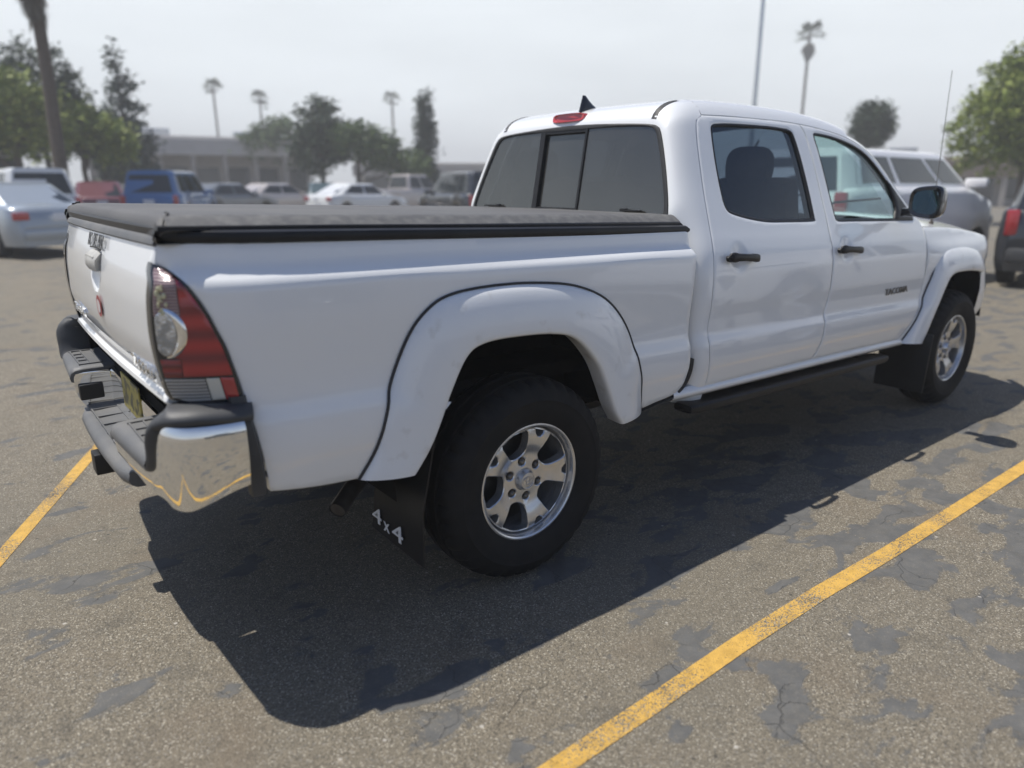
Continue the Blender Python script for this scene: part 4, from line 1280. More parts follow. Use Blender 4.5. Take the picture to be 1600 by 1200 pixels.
# ---------------------------------------------------------------- bed cover
def zcv(x): return .012 - .0232 * (x + 1.1)
cv = MB(); rows = []
xs = [-1.104, -1.100, -1.090, -1.072, -1.05] + list(np.linspace(-1.0, .86, 40)) + [.88, .893]
rnd = random.Random(3)
for x in xs:
    e = pch([-1.104, -1.100, -1.090, -1.072, -1.05], [.040, .026, .010, .002, 0], x) if x < -1.05 else (0 if x < .87 else (.004 if x < .89 else .02))
    row = []
    prof_ = [(0, 1.3255), (.2, 1.3255), (.4, 1.325), (.55, 1.3245), (.66, 1.324), (.715, 1.3235), (.738, 1.322), (.752, 1.3165), (.764, 1.309), (.777, 1.301), (.786, 1.294), (.788, 1.288), (.782, 1.283)]
    k2 = 1.0 if x > -1.09 else .995
    bowt = .010 * math.sin(PI * min(1, max(0, (x + 1.1) / 2)) )
    pp = []
    for y, z in prof_:
        zz = z + zcv(x) - e * (1 if y < .74 else .35) + (.0009 * math.sin(x * 9 + y * 7) + .0006 * math.sin(x * 31)) * (1 if y < .70 else .2)
        zz -= .003 * math.sin(PI * min(1, max(0, (x + 1.05) / 1.9))) * (1 - (y / .74) ** 2 if y < .74 else 0)
        if .74 < y < .78: zz += .0018 * math.sin(x * 47) * math.sin(x * 13)
        pp.append((x - (.0 if y < .7 else 0), -y * k2, zz))
    row = [(a, -b, c) for a, b, c in pp[::-1]] + pp[1:]
    rows.append(row)
cv.grid(rows); cv.fan(rows[0]); cv.fan(rows[-1])
cover = cv.build('bed_cover', M['vinyl'], truck, angle=60)
# hems: darker stitched border strips on top of the cover
for s_ in (1, -1):
    hm = MB(); rows = []
    for x in np.linspace(-1.085, .885, 90):
        j_ = .0009 * math.sin(x * 61) + .0007 * math.sin(x * 23)
        rows.append([(x, s_ * .738, 1.3228 + zcv(x)), (x, s_ * .7535, 1.3185 + zcv(x) + j_), (x, s_ * .7655, 1.3108 + zcv(x) + j_), (x, s_ * .7785, 1.3028 + zcv(x)), (x, s_ * .7885, 1.2955 + zcv(x)), (x, s_ * .7905, 1.287 + zcv(x))])
    hm.grid(rows).build('cover_hem', M['vinyl_edge'], cover)
# seams in the corner
for s_ in (1, -1):
    MB().tube([(-1.064, -s_ * .70, 1.3380), (-1.068, -s_ * .740, 1.3370), (-1.085, -s_ * .758, 1.3235), (-1.098, -s_ * .786, 1.304)], [.0035, .0030, .0022, .0022], 6).build('corner_seam', M['rubber'], cover)
for s_ in (1, -1):
    rl = MB(); rows = []
    pr = [(.775, 1.287), (.790, 1.2865), (.794, 1.284), (.794, 1.278), (.7965, 1.2755), (.812, 1.2745), (.8205, 1.271), (.8235, 1.263), (.8235, 1.252), (.821, 1.245), (.812, 1.240), (.775, 1.240)]
    for i, x in enumerate([-1.112, -1.108, -1.09] + list(np.linspace(-1.05, .86, 30)) + [.885, .897, .900]):
        k = 0
        if i == 0: k = .012
        if x > .89: k = .008 if x < .9 else .018
        row = []
        for y, z in pr:
            drop_ = 0 if x > -.95 else .022 * ((-.95 - x) / .16) ** 2
            tp = 0
            yy = y if y < .80 else y - .8235 + S(max(x, -1.11), 1.235, True) + .004
            row.append((x, s_ * (yy if x > -1.0 else min(yy, y)), z + pch([-1.12, -.6, 0, .9], [.023, .011, -.006, -.028], x) - (k if z > 1.27 else -k if z < 1.25 else 0)))
        rows.append(row)
    rl.grid(rows); rl.fan(rows[0]); rl.fan(rows[-1])
    rl.build('bed_rail', M['black'], truck, angle=30)
# cover's rear hold-down bar
rb = MB(); rows = []
for j in range(21):
    y = -.775 + 1.55 * j / 20; xo = -.012 * (1 - (y / .775) ** 2)
    rows.append([(-1.06 + xo, y, 1.308), (-1.098 + xo, y, 1.305), (-1.102 + xo, y, 1.300), (-1.100 + xo, y, 1.280), (-1.06 + xo, y, 1.278)])
rb.grid(rows); rb.fan(rows[0]); rb.fan(rows[-1]); rb.build('cover_rear_bar', M['black'], cover)
# cover clamps against the rear window
MB().box((.885, .51, 1.298), (.02, .14, .008), bev=.003).box((.885, .46, 1.300), (.019, .03, .014), bev=.003).build('cover_clamp', M['black'], cover)
MB().box((.885, -.51, 1.298), (.02, .12, .007), bev=.003).box((.885, -.47, 1.300), (.019, .04, .014), bev=.003).build('cover_clamp', M['black'], cover)

# ---------------------------------------------------------------- underbody and interior
ub = MB()
ub.box((1.75, .42, .50), (5.0, .09, .13)).box((1.75, -.42, .50), (5.0, .09, .13))
ub.tube([(0, -.74, .378), (0, .74, .378)], .045, 12).box((0, 0, .39), (.3, .28, .26), bev=.06)
ub.tube([(3.578, -.74, .40), (3.578, .74, .40)], .04, 12)
ub.box((1.9, 0, .57), (2.3, 1.60, .05)).box((-.12, 0, .72), (1.85, 1.46, .05))
ub.box((1.2, .25, .46), (.9, .4, .2), bev=.04)
ub.box((-1.02, 0, .66), (.10, 1.5, .16))
ub.box((3.9, 0, .62), (.6, 1.4, .3))
ub.tube([(-.62, .5, .47), (.6, .5, .44)], .035, 8).tube([(-.62, -.5, .47), (.6, -.5, .44)], .035, 8)
ub.build('chassis', M['dark'], truck, smooth=False)
for s_ in (1, -1):
    for cx, a, b in ((0.0, .53, .50), (3.57, .50, .49)):
        wlm = MB(); rows = []
        for i in range(25):
            an = PI * (.02 + 1.02 * i / 24)
            x, z = cx + a * math.cos(an), .50 + (b + (.03 if cx == 0 else 0)) * math.sin(an)
            rows.append([(x, s_ * .87, z), (x, s_ * .50, z)])
        wlm.grid(rows)
        wlm.fan([r[1] for r in rows])
        wlm.build('wheel_well', M['dark'], truck)
it = MB()
it.box((1.95, 0, .66), (2.0, 1.56, .06)).box((2.98, 0, .88), (.2, 1.5, .55), bev=.05).box((2.80, 0, 1.05), (.42, 1.40, .14), bev=.05)
it.box((1.00, 0, 1.0), (.05, 1.36, .55))
it.box((2.35, 0, .80), (.8, .25, .25), bev=.04)
it.build('cabin_interior', M['trim'], truck)
hl = MB(); rows = []
for i in range(8):
    x = 1.10 + (2.40 - 1.10) * i / 7
    rows.append([(x, q * .58, 1.672 + .06 * (1 - q * q)) for q in [-1 + j / 5 for j in range(11)]])
hl.grid(rows).build('headlining', M['beige'], truck)
def seat(cx, cy, w, rec=.22, head=True, hw=.13, name='front_seat'):
    s_ = MB()
    s_.box((cx + .02, cy, .90), (.52, w, .16), bev=.05)
    s_.box((cx - .28, cy, 1.16), (.15, w, .58), ry=-rec, bev=.06)
    o = s_.build(name, M['seat'], truck)
    h2 = MB(); rows = []
    hs = [cy] if w < .8 else [cy - .42, cy + .42]
    for hy in hs:
        rows = []
        for k, (dx, kk) in enumerate([(-.055, .3), (-.05, .8), (-.03, 1), (.03, 1), (.05, .8), (.055, .3)]):
            rows.append([(cx - .37 + dx, hy + hw * kk * sr(2 * PI * j / 20, .7)[0], 1.50 + .105 * kk * sr(2 * PI * j / 20, .7)[1]) for j in range(20)])
        h2.grid(rows, closed_v=True); h2.fan(rows[0]); h2.fan(rows[-1])
        for q in (-.05, .05): h2.tube([(cx - .36, hy + q, 1.35), (cx - .37, hy + q, 1.48)], .006, 6)
    h2.build('headrest', M['seat'], o)
seat(2.30, .38, .50); seat(2.30, -.38, .50)
seat(1.50, 0, 1.34, .18, name='rear_seat')
sw = MB(); c = Vector((2.60, .38, 1.12)); ax = Vector((-.9, 0, .42)).normalized(); u_ = Vector((0, 1, 0)); v_ = ax.cross(u_)
sw.tube([c + .185 * (u_ * math.cos(2 * PI * j / 32) + v_ * math.sin(2 * PI * j / 32)) for j in range(32)], .015, 8, closed=True)
for a_ in (0, 2.1, 4.2): sw.tube([c - ax * .02, c + .18 * (u_ * math.cos(a_) + v_ * math.sin(a_))], .014, 6)
sw.tube([c - ax * .15, c], .03, 10)
sw.build('steering_wheel', M['black'], truck)
rm = MB().box((2.50, 0, 1.585), (.025, .22, .065), bev=.01); rm.tube([(2.50, 0, 1.60), (2.56, 0, 1.67)], .008, 6)
rm.build('inside_mirror', M['black'], truck)

# ---------------------------------------------------------------- mud flaps, exhaust
for s_ in (1, -1):
    f_ = MB(); rows = []
    for k in range(9):
        t = k / 8
        z = .70 + (.205 - .70) * t
        xm = -.405 - .065 * min(1, t * 1.6)
        row = []
        for j in range(7):
            q = j / 6
            y = .930 - q * (.26 + .06 * t)
            row.append((xm - .020 * q * t + (.05 * (1 - t) * 0), s_ * y, z + (.03 * q if t == 1 else 0)))
        rows.append(row)
    back_ = [[(p[0] + .006, p[1], p[2]) for p in r] for r in rows]
    f_.grid(rows).grid(back_)
    f_.grid([[r[0] for r in rows], [r[0] for r in back_]]).grid([[r[-1] for r in rows], [r[-1] for r in back_]]).grid([rows[-1], back_[-1]])
    mf = f_.build('mud_flap', M['black'], truck)
    if s_ == -1 or True:
        yc = s_ * .735
        text('flap_lettering', '4', 1, (-.489, yc + .085, .292), ROT_BACK, M['decal_white'], mf, ext=.001, width=.066, height=.058, bold=.008)
        text('flap_lettering', 'x', 1, (-.488, yc + .018, .272), ROT_BACK, M['decal_white'], mf, ext=.001, width=.04, height=.034, bold=.005)
        text('flap_lettering', '4', 1, (-.484, yc - .050, .276), ROT_BACK, M['decal_white'], mf, ext=.001, width=.072, height=.062, bold=.008)
    f2_ = MB()
    f2_.box((3.055, s_ * .83, .36), (.012, .30, .36), ry=.10, bev=.004)
    f2_.build('mud_flap', M['black'], truck)
ex = MB()
ex.tube(sm([(-.10, -.46, .47), (-.35, -.50, .46), (-.52, -.585, .41), (-.640, -.665, .360)], 5), .030, 18, cap=False)
ex.tube(sm([(-.10, -.46, .47), (-.35, -.50, .46), (-.52, -.585, .41), (-.638, -.664, .361)], 5), .027, 18, cap=True)
ex.tube([(.6, -.46, .47), (-.10, -.46, .47)], .030, 14).tube([(.3, -.35, .46), (1.0, -.35, .46)], .10, 16)
ex.build('exhaust_pipe', M['steel'], truck)

# ---------------------------------------------------------------- wheels
def wheel(cx, cy, s_, spin=0., steer=0.):
    w = MB()
    # tyre: outer face towards -y (s_ = -1 is the right side)
    R0, RB = .379, .2075
    prof_ = [(RB, -.088), (RB + .012, -.100), (.232, -.108), (.262, -.119), (.288, -.124), (.303, -.1235), (.308, -.1255), (.317, -.1225), (.334, -.115), (.347, -.107), (.358, -.098), (.366, -.088), (.372, -.075), (.3755, -.061), (.367, -.059), (.367, -.051), (.377, -.049), (.379, -.012), (.370, -.010), (.370, .010), (.379, .012), (.377, .049), (.367, .051), (.367, .059), (.3755, .061), (.372, .075), (.366, .088), (.347, .107), (.300, .132), (.232, .108), (RB, .088)]
    def mod(r, h_, i, k):
        if r > .332 and abs(h_) > .06:
            if i % 4 in (0,): r -= .010 if r > .357 else .004
            elif i % 4 == 2 and abs(h_) > .1: r += .001
        return r, h_
    w.lathe(prof_, 144, mod=mod)
    root = bpy.data.objects.new('wheel', None)
    root.empty_display_size = .1
    root.location = (cx, cy, .374)
    link(root, truck)
    # helper: children are built round the origin
    def fin_(mb, name, m_, angle=38):
        o = make(name, mb.v, mb.f, m_, None, angle)
        bm = bmesh.new(); bm.from_mesh(o.data); bmesh.ops.recalc_face_normals(bm, faces=bm.faces[:])
        if s_ > 0:
            bmesh.ops.transform(bm, matrix=Matrix.Rotation(PI, 4, 'Z'), verts=bm.verts[:])
        bm.to_mesh(o.data); bm.free(); o.data.set_sharp_from_angle(angle=rad(angle))
        o.parent = root
        return o
    # flatten the contact patch
    w.v = [(x, y, max(z, -.374)) for x, y, z in w.v]
    fin_(w, 'tyre', M['tyre'])
    rim = MB()
    rim.lathe([(.2075, -.088), (.2195, -.094), (.2205, -.0985), (.2195, -.1025), (.214, -.1035), (.209, -.100), (.2065, -.093), (.205, -.080), (.200, -.066), (.1965, -.050), (.190, .02), (.186, .07), (.20, .088)], 96)
    fin_(rim, 'rim', M['alloy'], 30)
    # spoke face
    def rh(r):
        return pch([0, .05, .085, .105, .135, .175, .198, .21], [-.066, -.064, -.062, -.066, -.078, -.084, -.079, -.070], r)
    holes = []
    base = spin + rad(36)
    for k in range(5):
        a = base + k * 2 * PI / 5
        def pp(r, da): return (r * math.cos(a + da), r * math.sin(a + da))
        hole = sm([pp(.190, -.31), pp(.193, 0), pp(.190, .31)], 3)
        hole += sm([pp(.183, .335), pp(.150, .345), pp(.118, .34)], 2)[0:]
        hole += sm([pp(.105, .30), pp(.094, .14), pp(.092, 0), pp(.094, -.14), pp(.105, -.30)], 2)
        hole += sm([pp(.118, -.34), pp(.150, -.345), pp(.183, -.335)], 2)
        holes.append(hole)
        b_ = base + PI / 5 + k * 2 * PI / 5
        def qq(r, d): return (r * math.cos(b_) - d * math.sin(b_), r * math.sin(b_) + d * math.cos(b_))
        holes.append([qq(.192, -.020), qq(.192, .020), qq(.181, .0185), qq(.167, .007), qq(.167, -.007), qq(.181, -.0185)])
    lug0 = spin + rad(98)
    for k in range(6):
        a = lug0 + k * PI / 3
        holes.append([(.0698 * math.cos(a) + .0165 * math.cos(2 * PI * j / 14), .0698 * math.sin(a) + .0165 * math.sin(2 * PI * j / 14)) for j in range(14)])
    holes.append([(.040 * math.cos(2 * PI * j / 24), .040 * math.sin(2 * PI * j / 24)) for j in range(24)])
    outl = [(.1975 * math.cos(2 * PI * j / 72), .1975 * math.sin(2 * PI * j / 72)) for j in range(72)]
    hs = [h if True else h for h in holes]
    V, F__, bnd = tri_region(outl, hs, .012, .0035)
    vs = []
    for i, (x, z) in enumerate(V):
        r = math.hypot(x, z)
        vs.append((x, rh(r) + (.003 if bnd[i] else 0), z))
    fs = [tuple(f) for f in F__]
    ed = {(f[i], f[(i + 1) % 3]) for f in fs for i in range(3)}
    low = {}; low2 = {}
    for (a, b) in list(ed):
        if (b, a) not in ed:
            for k in (a, b):
                if k not in low:
                    x, z = V[k]; r = math.hypot(x, z)
                    # bevelled window walls: step towards the window's centre, then back
                    low[k] = len(vs); vs.append((x, rh(r) + (.040 if .09 < r < .195 else .022), z))
            fs.append((b, a, low[a], low[b]))
    sm_ = MB().add(vs, fs)
    fin_(sm_, 'spokes', M['alloy'], 32)
    lg = MB()
    lg.lathe([(.0, -.052), (.088, -.050), (.09, -.03), (0, -.03)], 32)
    for k in range(6):
        a = lug0 + k * PI / 3
        lg.lathe([(.0001, -.071), (.006, -.0705), (.0095, -.067), (.0105, -.060), (.0105, -.048)], 6 * 2, c=(.0698 * math.cos(a), 0, .0698 * math.sin(a)))
    fin_(lg, 'lug_nuts', M['steel'])
    cp = MB()
    cp.lathe([(.0001, -.087), (.020, -.0865), (.028, -.085), (.029, -.0875), (.031, -.0875), (.0325, -.084), (.037, -.076), (.040, -.062)], 40)
    for r1, r2, dz in ((.024, .0165, 0), (.0085, .0155, 0), (.0165, .0070, .006)):
        cp.tube([(r1 * math.cos(2 * PI * j / 28), -.0885, dz + r2 * math.sin(2 * PI * j / 28)) for j in range(28)], .0013, 5, closed=True)
    fin_(cp, 'hub_cap', M['alloy'])
    bd = MB()
    bd.lathe([(.0, .0), (.150, .0), (.152, .01), (.150, .02), (0, .02)], 48)
    bd.lathe([(.0, .03), (.196, .03), (.196, .035), (0, .035)], 48)
    fin_(bd, 'brake', M['disc'])
    root.rotation_euler = (0, 0, steer)
    return root
for cx in (0, 3.578):
    for s_ in (-1, 1):
        wheel(cx, s_ * .802, s_, 0 if cx == 0 else rad(8))
MB().add([(-.384, -.930, .742), (-.372, -.934, .730), (-.350, -.930, .748), (-.366, -.925, .752)], [(0, 1, 2, 3)]).add([(-.384, -.928, .742), (-.372, -.932, .730), (-.350, -.928, .748), (-.366, -.923, .752)], [(3, 2, 1, 0)]).build('torn_liner_edge', M['decal_white'], truck, smooth=False)
# side badges
for s_ in (1, -1):
    text('door_badge', 'TACOMA', 1, (2.712, -s_ * (S(2.71, .83) + .004), .829), ROT_SIDE if s_ == 1 else Euler((PI / 2, 0, PI)), M['steel'], truck, ext=.002, width=.27, height=.036, bold=.015)

# ================================================================== SURROUNDINGS
CX, CY = -1.5326, -2.7502           # where the photographer stands
RC = cam.rotation_euler.to_matrix()
def pos(u, dist, v=288):
    """ground point under a landmark seen at bearing (u, v), dist metres away"""
    d = RC @ Vector(((u - 800) / 1120.73, (600 - v) / 1120.73, -1))
    h_ = math.hypot(d.x, d.y)
    return CX + dist * d.x / h_, CY + dist * d.y / h_
def bearing(u):
    x_, y_ = pos(u, 1); return math.atan2(y_ - CY, x_ - CX)

M['car_glass'] = mat('car_window_glass', (.022, .028, .033), .05, spec=.45)
M['headlamp'] = mat('headlamp_glass', (.55, .58, .6), .1, .3, coat=1.0)
M['tail_red'] = mat('tail_lamp_red', (.42, .02, .025), .2, coat=1.0)
def paintm(name, c, metal=0.): return mat(name, c, .33, metal, coat=1.0, coat_rough=.04)
CARS = {
 'sedan': dict(L=4.7, W=1.80, H=1.45, deck=[(0, .62), (.012, .86), (.03, .97), (.15, 1.02), (.30, .99), (.66, .97), (.76, .94), (.90, .84), (.975, .70), (1, .55)], gb=(.10, .735), gr=(.27, .56), wr=.32, wx=(.19, .79)),
 'hatch': dict(L=4.1, W=1.75, H=1.50, deck=[(0, .62), (.012, .90), (.03, .99), (.15, 1.0), (.30, .98), (.66, .96), (.78, .93), (.90, .85), (.975, .72), (1, .55)], gb=(.02, .76), gr=(.14, .55), wr=.31, wx=(.17, .80)),
 'suv': dict(L=4.75, W=1.92, H=1.82, deck=[(0, .70), (.010, 1.02), (.02, 1.12), (.15, 1.13), (.30, 1.12), (.70, 1.10), (.78, 1.09), (.93, 1.00), (.98, .85), (1, .60)], gb=(.015, .77), gr=(.055, .60), wr=.38, wx=(.18, .80)),
 'pickup': dict(L=5.6, W=1.95, H=1.90, deck=[(0, .75), (.006, 1.10), (.012, 1.18), (.15, 1.18), (.36, 1.18), (.68, 1.15), (.78, 1.14), (.94, 1.05), (.985, .88), (1, .60)], gb=(.36, .735), gr=(.385, .60), wr=.39, wx=(.19, .82)),
 'cargo': dict(L=5.0, W=1.92, H=1.86, deck=[(0, .70), (.008, 1.10), (.015, 1.36), (.15, 1.40), (.30, 1.40), (.70, 1.39), (.80, 1.30), (.94, 1.10), (.985, .85), (1, .60)], gb=(.012, .80), gr=(.05, .62), wr=.37, wx=(.18, .82)),
 'van': dict(L=5.0, W=1.98, H=1.98, deck=[(0, .70), (.008, 1.00), (.015, 1.12), (.15, 1.13), (.30, 1.13), (.74, 1.12), (.84, 1.06), (.94, .96), (.985, .80), (1, .60)], gb=(.012, .84), gr=(.03, .66), wr=.36, wx=(.18, .82)),
}
WH = {}
def make_car(kind, label, cat, x, y, rz, pm, group=None, name='parked_car', cover=False):
    c = CARS[kind]; L0, W0, H0 = c['L'], c['W'] / 2, c['H']
    root = thing(name, label, cat, (x, y, 0), rz, group)
    def add(mb, nm, m_, par=None, angle=38, smooth=True):
        """mesh built in the car's own axes"""
        o = make(nm, mb.v, mb.f, m_, None, angle, smooth=smooth)
        bm = bmesh.new(); bm.from_mesh(o.data); bmesh.ops.recalc_face_normals(bm, faces=bm.faces[:]); bm.to_mesh(o.data); bm.free()
        if smooth: o.data.set_sharp_from_angle(angle=rad(angle))
        o.parent = par or root
        return o
    X = lambda t: (t - .5) * L0
    dk = lambda t: pch([p[0] for p in c['deck']], [p[1] for p in c['deck']], t)
    wxs = [X(t) for t in c['wx']]; wr = c['wr']
    body = MB(); rows = []
    ts = sorted(set([0, .004, .012, .025, .05, .08, .95, .975, .99, 1.0] + [.08 + .87 * i / 60 for i in range(61)]))
    for t in ts:
        xx = X(t); zt_ = dk(t); w = W0 * (1 - .16 * max(0, 1 - t / .06) ** 2 - .30 * max(0, (t - .86) / .14) ** 2.4)
        zb = .24
        for wx in wxs:
            if abs(xx - wx) < wr * 1.14: zb = max(zb, wr + math.sqrt(max(0, (wr * 1.14) ** 2 - (xx - wx) ** 2)))
        pr = [(w * .955, zb), (w * .985, zb + (zt_ - zb) * .15), (w, zb + (zt_ - zb) * .42), (w * .985, zb + (zt_ - zb) * .66), (w * .965, zt_ - .10 * (zt_ - zb)), (w * .93, zt_ - .03), (w * .86, zt_ - .004), (w * .5, zt_ + .015), (0, zt_ + .022)]
        row = [(xx, -a, b) for a, b in pr] + [(xx, a, b) for a, b in pr[:-1][::-1]]
        rows.append(row)
    body.grid(rows); body.fan(rows[0]); body.fan(rows[-1])
    bo = add(body, 'body', pm, angle=50)
    # dark wheel housings and floor
    ub_ = MB().box((0, 0, .36), (L0 * .93, W0 * 1.72, .22)); ub_.box((X(.5), 0, .6), (L0 * .85, W0 * 1.5, .4))
    add(ub_, 'underbody', M['dark'], smooth=False)
    # greenhouse
    g0, g1 = c['gb']; r0, r1 = c['gr']
    def ghp(s_, q):  # s_ along 0..1, q height 0..1
        tb = g0 + (g1 - g0) * s_; tr_ = r0 + (r1 - r0) * s_
        e = q ** .9
        xx = X(tb + (tr_ - tb) * e)
        zb = dk(g0 + (g1 - g0) * s_) - .01
        return xx, zb + (H0 - .05 - zb) * q
    rows = []
    ss = [0, .02, .06] + [.06 + .88 * i / 16 for i in range(1, 16)] + [.94, .98, 1.0]
    wgl = []
    for s_ in ss:
        nar = .88 - .10 * (1 - min(1, s_ / .06)) - .10 * max(0, (s_ - .94) / .06)
        row = []
        for q in [0, .1, .5, .86, 1.0]:
            xx, zz = ghp(s_, q); row.append((xx, -W0 * (nar - .16 * q), zz))
        row += [(row[-1][0], -W0 * (nar - .16) + .10, H0 - .012), (row[-1][0], 0, H0)]
        row = row + [(a, -b, z_) for a, b, z_ in row[:-1][::-1]]
        rows.append(row)
    gh = MB().grid(rows); gh.fan(rows[0]); gh.fan(rows[-1])
    add(gh, 'cabin', pm, angle=50)
    # windows: side panes, front, back, all proud of the cabin by 3 mm
    def gpt(s_, q, sd, out=.004):
        nar = .88 - .10 * (1 - min(1, s_ / .06)) - .10 * max(0, (s_ - .94) / .06)
        xx, zz = ghp(s_, q)
        return (xx, sd * (W0 * (nar - .16 * q) + out), zz)
    segs = {'sedan': [(.12, .50), (.54, .93)], 'hatch': [(.14, .48), (.52, .93)], 'suv': [(.05, .28), (.31, .61), (.64, .95)], 'pickup': [(.07, .44), (.49, .93)], 'van': [(.05, .32), (.35, .66), (.69, .95)], 'cargo': [(.05, .32), (.35, .66), (.69, .95)]}[kind]
    for sd in (-1, 1):
        for a, b in segs:
            rws = [[gpt(a + (b - a) * i / 6, q, sd) for i in range(7)] for q in (.10, .5, .86)]
            add(MB().grid(rws), 'window', M['car_glass'])
    for s_, nm in ((0, 'rear_window'), (1, 'windscreen')):
        rws = []
        for q in (.12, .5, .88):
            p = gpt(s_, q, 1, 0); hw = p[1] - .05
            rws.append([(p[0] + (.005 if s_ else -.005), hw * (-1 + 2 * j / 6), p[2]) for j in range(7)])
        add(MB().grid(rws), nm, M['car_glass'])
    # lights, bumpers, mirrors
    zr = dk(.03) - (.16 if kind in ('sedan', 'hatch') else .22)
    tall = kind in ('suv', 'pickup', 'van', 'cargo')
    for sd in (-1, 1):
        tl = MB().box((X(.008), sd * W0 * .80, zr), (.07, .16 if tall else .30, .36 if tall else .15), bev=.03)
        add(tl, 'tail_light', M['tail_red'])
        hl_ = MB().box((X(.975), sd * W0 * .70, dk(.975) - .05), (.12, .34, .13), bev=.04)
        add(hl_, 'headlight', M['headlamp'])
        mi = MB().box((X(g1) - .35, sd * (W0 - .01), dk(.7) + .05), (.10, .30, .13), bev=.03)
        add(mi, 'wing_mirror', pm)
    for nm, xx, zz in (('rear_bumper', X(.004), .46), ('front_bumper', X(.992), .42)):
        add(MB().box((xx, 0, zz), (.14, W0 * 1.62, .20), bev=.05), nm, M['plastic'] if kind != 'sedan' else pm)
    add(MB().box((X(-.003) - .03, 0, .46 if kind in ('pickup',) else zr - .02), (.012, .32, .14), bev=.004), 'licence_plate', M['decal_white'])
    if kind == 'pickup':
        add(MB().box((X(.18), 0, 1.19), (L0 * .31, W0 * 1.60, .03), bev=.01), 'bed_cover', M['vinyl'])
    # wheels
    key = round(wr, 2)
    if key not in WH:
        ty = MB().lathe([(wr * .62, -.09), (wr * .70, -.105), (wr * .90, -.108), (wr * .985, -.09), (wr, -.05), (wr, .05), (wr * .985, .09), (wr * .70, .105), (wr * .62, .09)], 40)
        ri = MB().lathe([(0, -.085), (wr * .10, -.085), (wr * .14, -.075), (wr * .5, -.066), (wr * .60, -.088), (wr * .64, -.094), (wr * .62, .05)], 40, mod=lambda r, h_, i, k: (r, h_ + (.035 if k in (3,) and i % 8 in (0, 1, 2) else 0)))
        oo = []
        for mb_, nm, m_ in ((ty, 'tyre', M['tyre']), (ri, 'rim', M['alloy'])):
            me = bpy.data.meshes.new(nm); me.from_pydata(mb_.v, [], mb_.f); me.materials.append(m_)
            me.polygons.foreach_set('use_smooth', [True] * len(me.polygons)); me.set_sharp_from_angle(angle=rad(40))
            oo.append((nm, me))
        WH[key] = oo
    for wx in wxs:
        for sd in (-1, 1):
            w = bpy.data.objects.new('wheel', None); w.empty_display_size = .1
            SC.collection.objects.link(w); w.parent = root
            w.location = (wx, sd * (W0 - .12), wr); w.rotation_euler = (0, 0, 0 if sd < 0 else PI)
            for nm, me in WH[key]:
                o = bpy.data.objects.new(nm, me); SC.collection.objects.link(o); o.parent = w
    return root
P_ = dict(pearl=paintm('pearl_paint', (.82, .81, .81)),silver=paintm('silver_paint', (.36, .40, .44), .4), blue=paintm('blue_paint', (.035, .13, .33)), white=paintm('car_white_paint', (.72, .73, .73)),
          black=paintm('dark_car_paint', (.02, .022, .026)), maroon=paintm('maroon_paint', (.16, .035, .045)), grey=paintm('grey_paint', (.12, .13, .14), .3),
          pale=paintm('pale_gold_paint', (.50, .45, .42), .3), red=paintm('red_paint', (.38, .03, .03)), green=paintm('teal_paint', (.06, .10, .11)))
# nearest left: silver car showing its rear and right side
x, y = pos(-2, 17.6)
make_car('sedan', 'silver blue sedan parked at the left edge beyond the truck', 'car', x, y + 1.6, rad(112), P_['silver'])
x, y = pos(-75, 22); make_car('suv', 'white sport utility vehicle partly hidden behind the silver blue sedan at the left edge', 'car', x + 1.5, y + 3, rad(100), P_['white'])
row = [(150, 30, 'hatch', 'maroon', 'maroon hatchback parked between the silver blue sedan and the blue car', 84),
       (205, 34, 'sedan', 'black', 'black sedan parked just left of the blue car', 95),
       (268, 27.5, 'suv', 'blue', 'bright blue utility car parked in the far row above the bed cover', 60),
       (352, 33, 'sedan', 'grey', 'dark grey sedan parked right of the blue car', 30),
       (432, 36, 'sedan', 'pale', 'pale gold sedan parked in front of the low shop', 20),
       (498, 40, 'hatch', 'green', 'dark teal hatchback parked under the leafy round tree', 75),
       (560, 34, 'sedan', 'white', 'white sedan parked below the leafy round tree', 15),
       (640, 38, 'pickup', 'pale', 'pale gold pickup parked by the narrow cypress', 10),
       (724, 26, 'suv', 'black', 'black utility car seen next to the cab behind the bed cover', 80)]
for u, d_, k_, pcol, lab, hd_ in row:
    x, y = pos(u, d_)
    make_car(k_, lab, 'car', x, y, rad(hd_), P_[pcol], group='cars parked in the far rows')
# right: white utility vehicle side-on beyond the bonnet, dark pickup past it
make_car('cargo', 'white high sided utility vehicle parked beyond the bonnet and mirror of the nearest truck', 'utility vehicle', 9.45, 2.60, rad(1), P_['pearl'])
x, y = pos(1725, 14.6); make_car('suv', 'dark utility car at the right edge showing its left tail light', 'utility car', x, y, rad(10), P_['black'])
# unseen pickup added for reflections in the truck, and a sedan behind the photographer
make_car('pickup', 'white pickup added out of view in the next bay for reflections in the truck', 'pickup truck', 6.1, -3.35, rad(180), P_['white'])
make_car('sedan', 'grey sedan parked behind the photographer, seen only as a reflection in the truck paint', 'car', 1.2, -9.5, rad(4), P_['grey'])

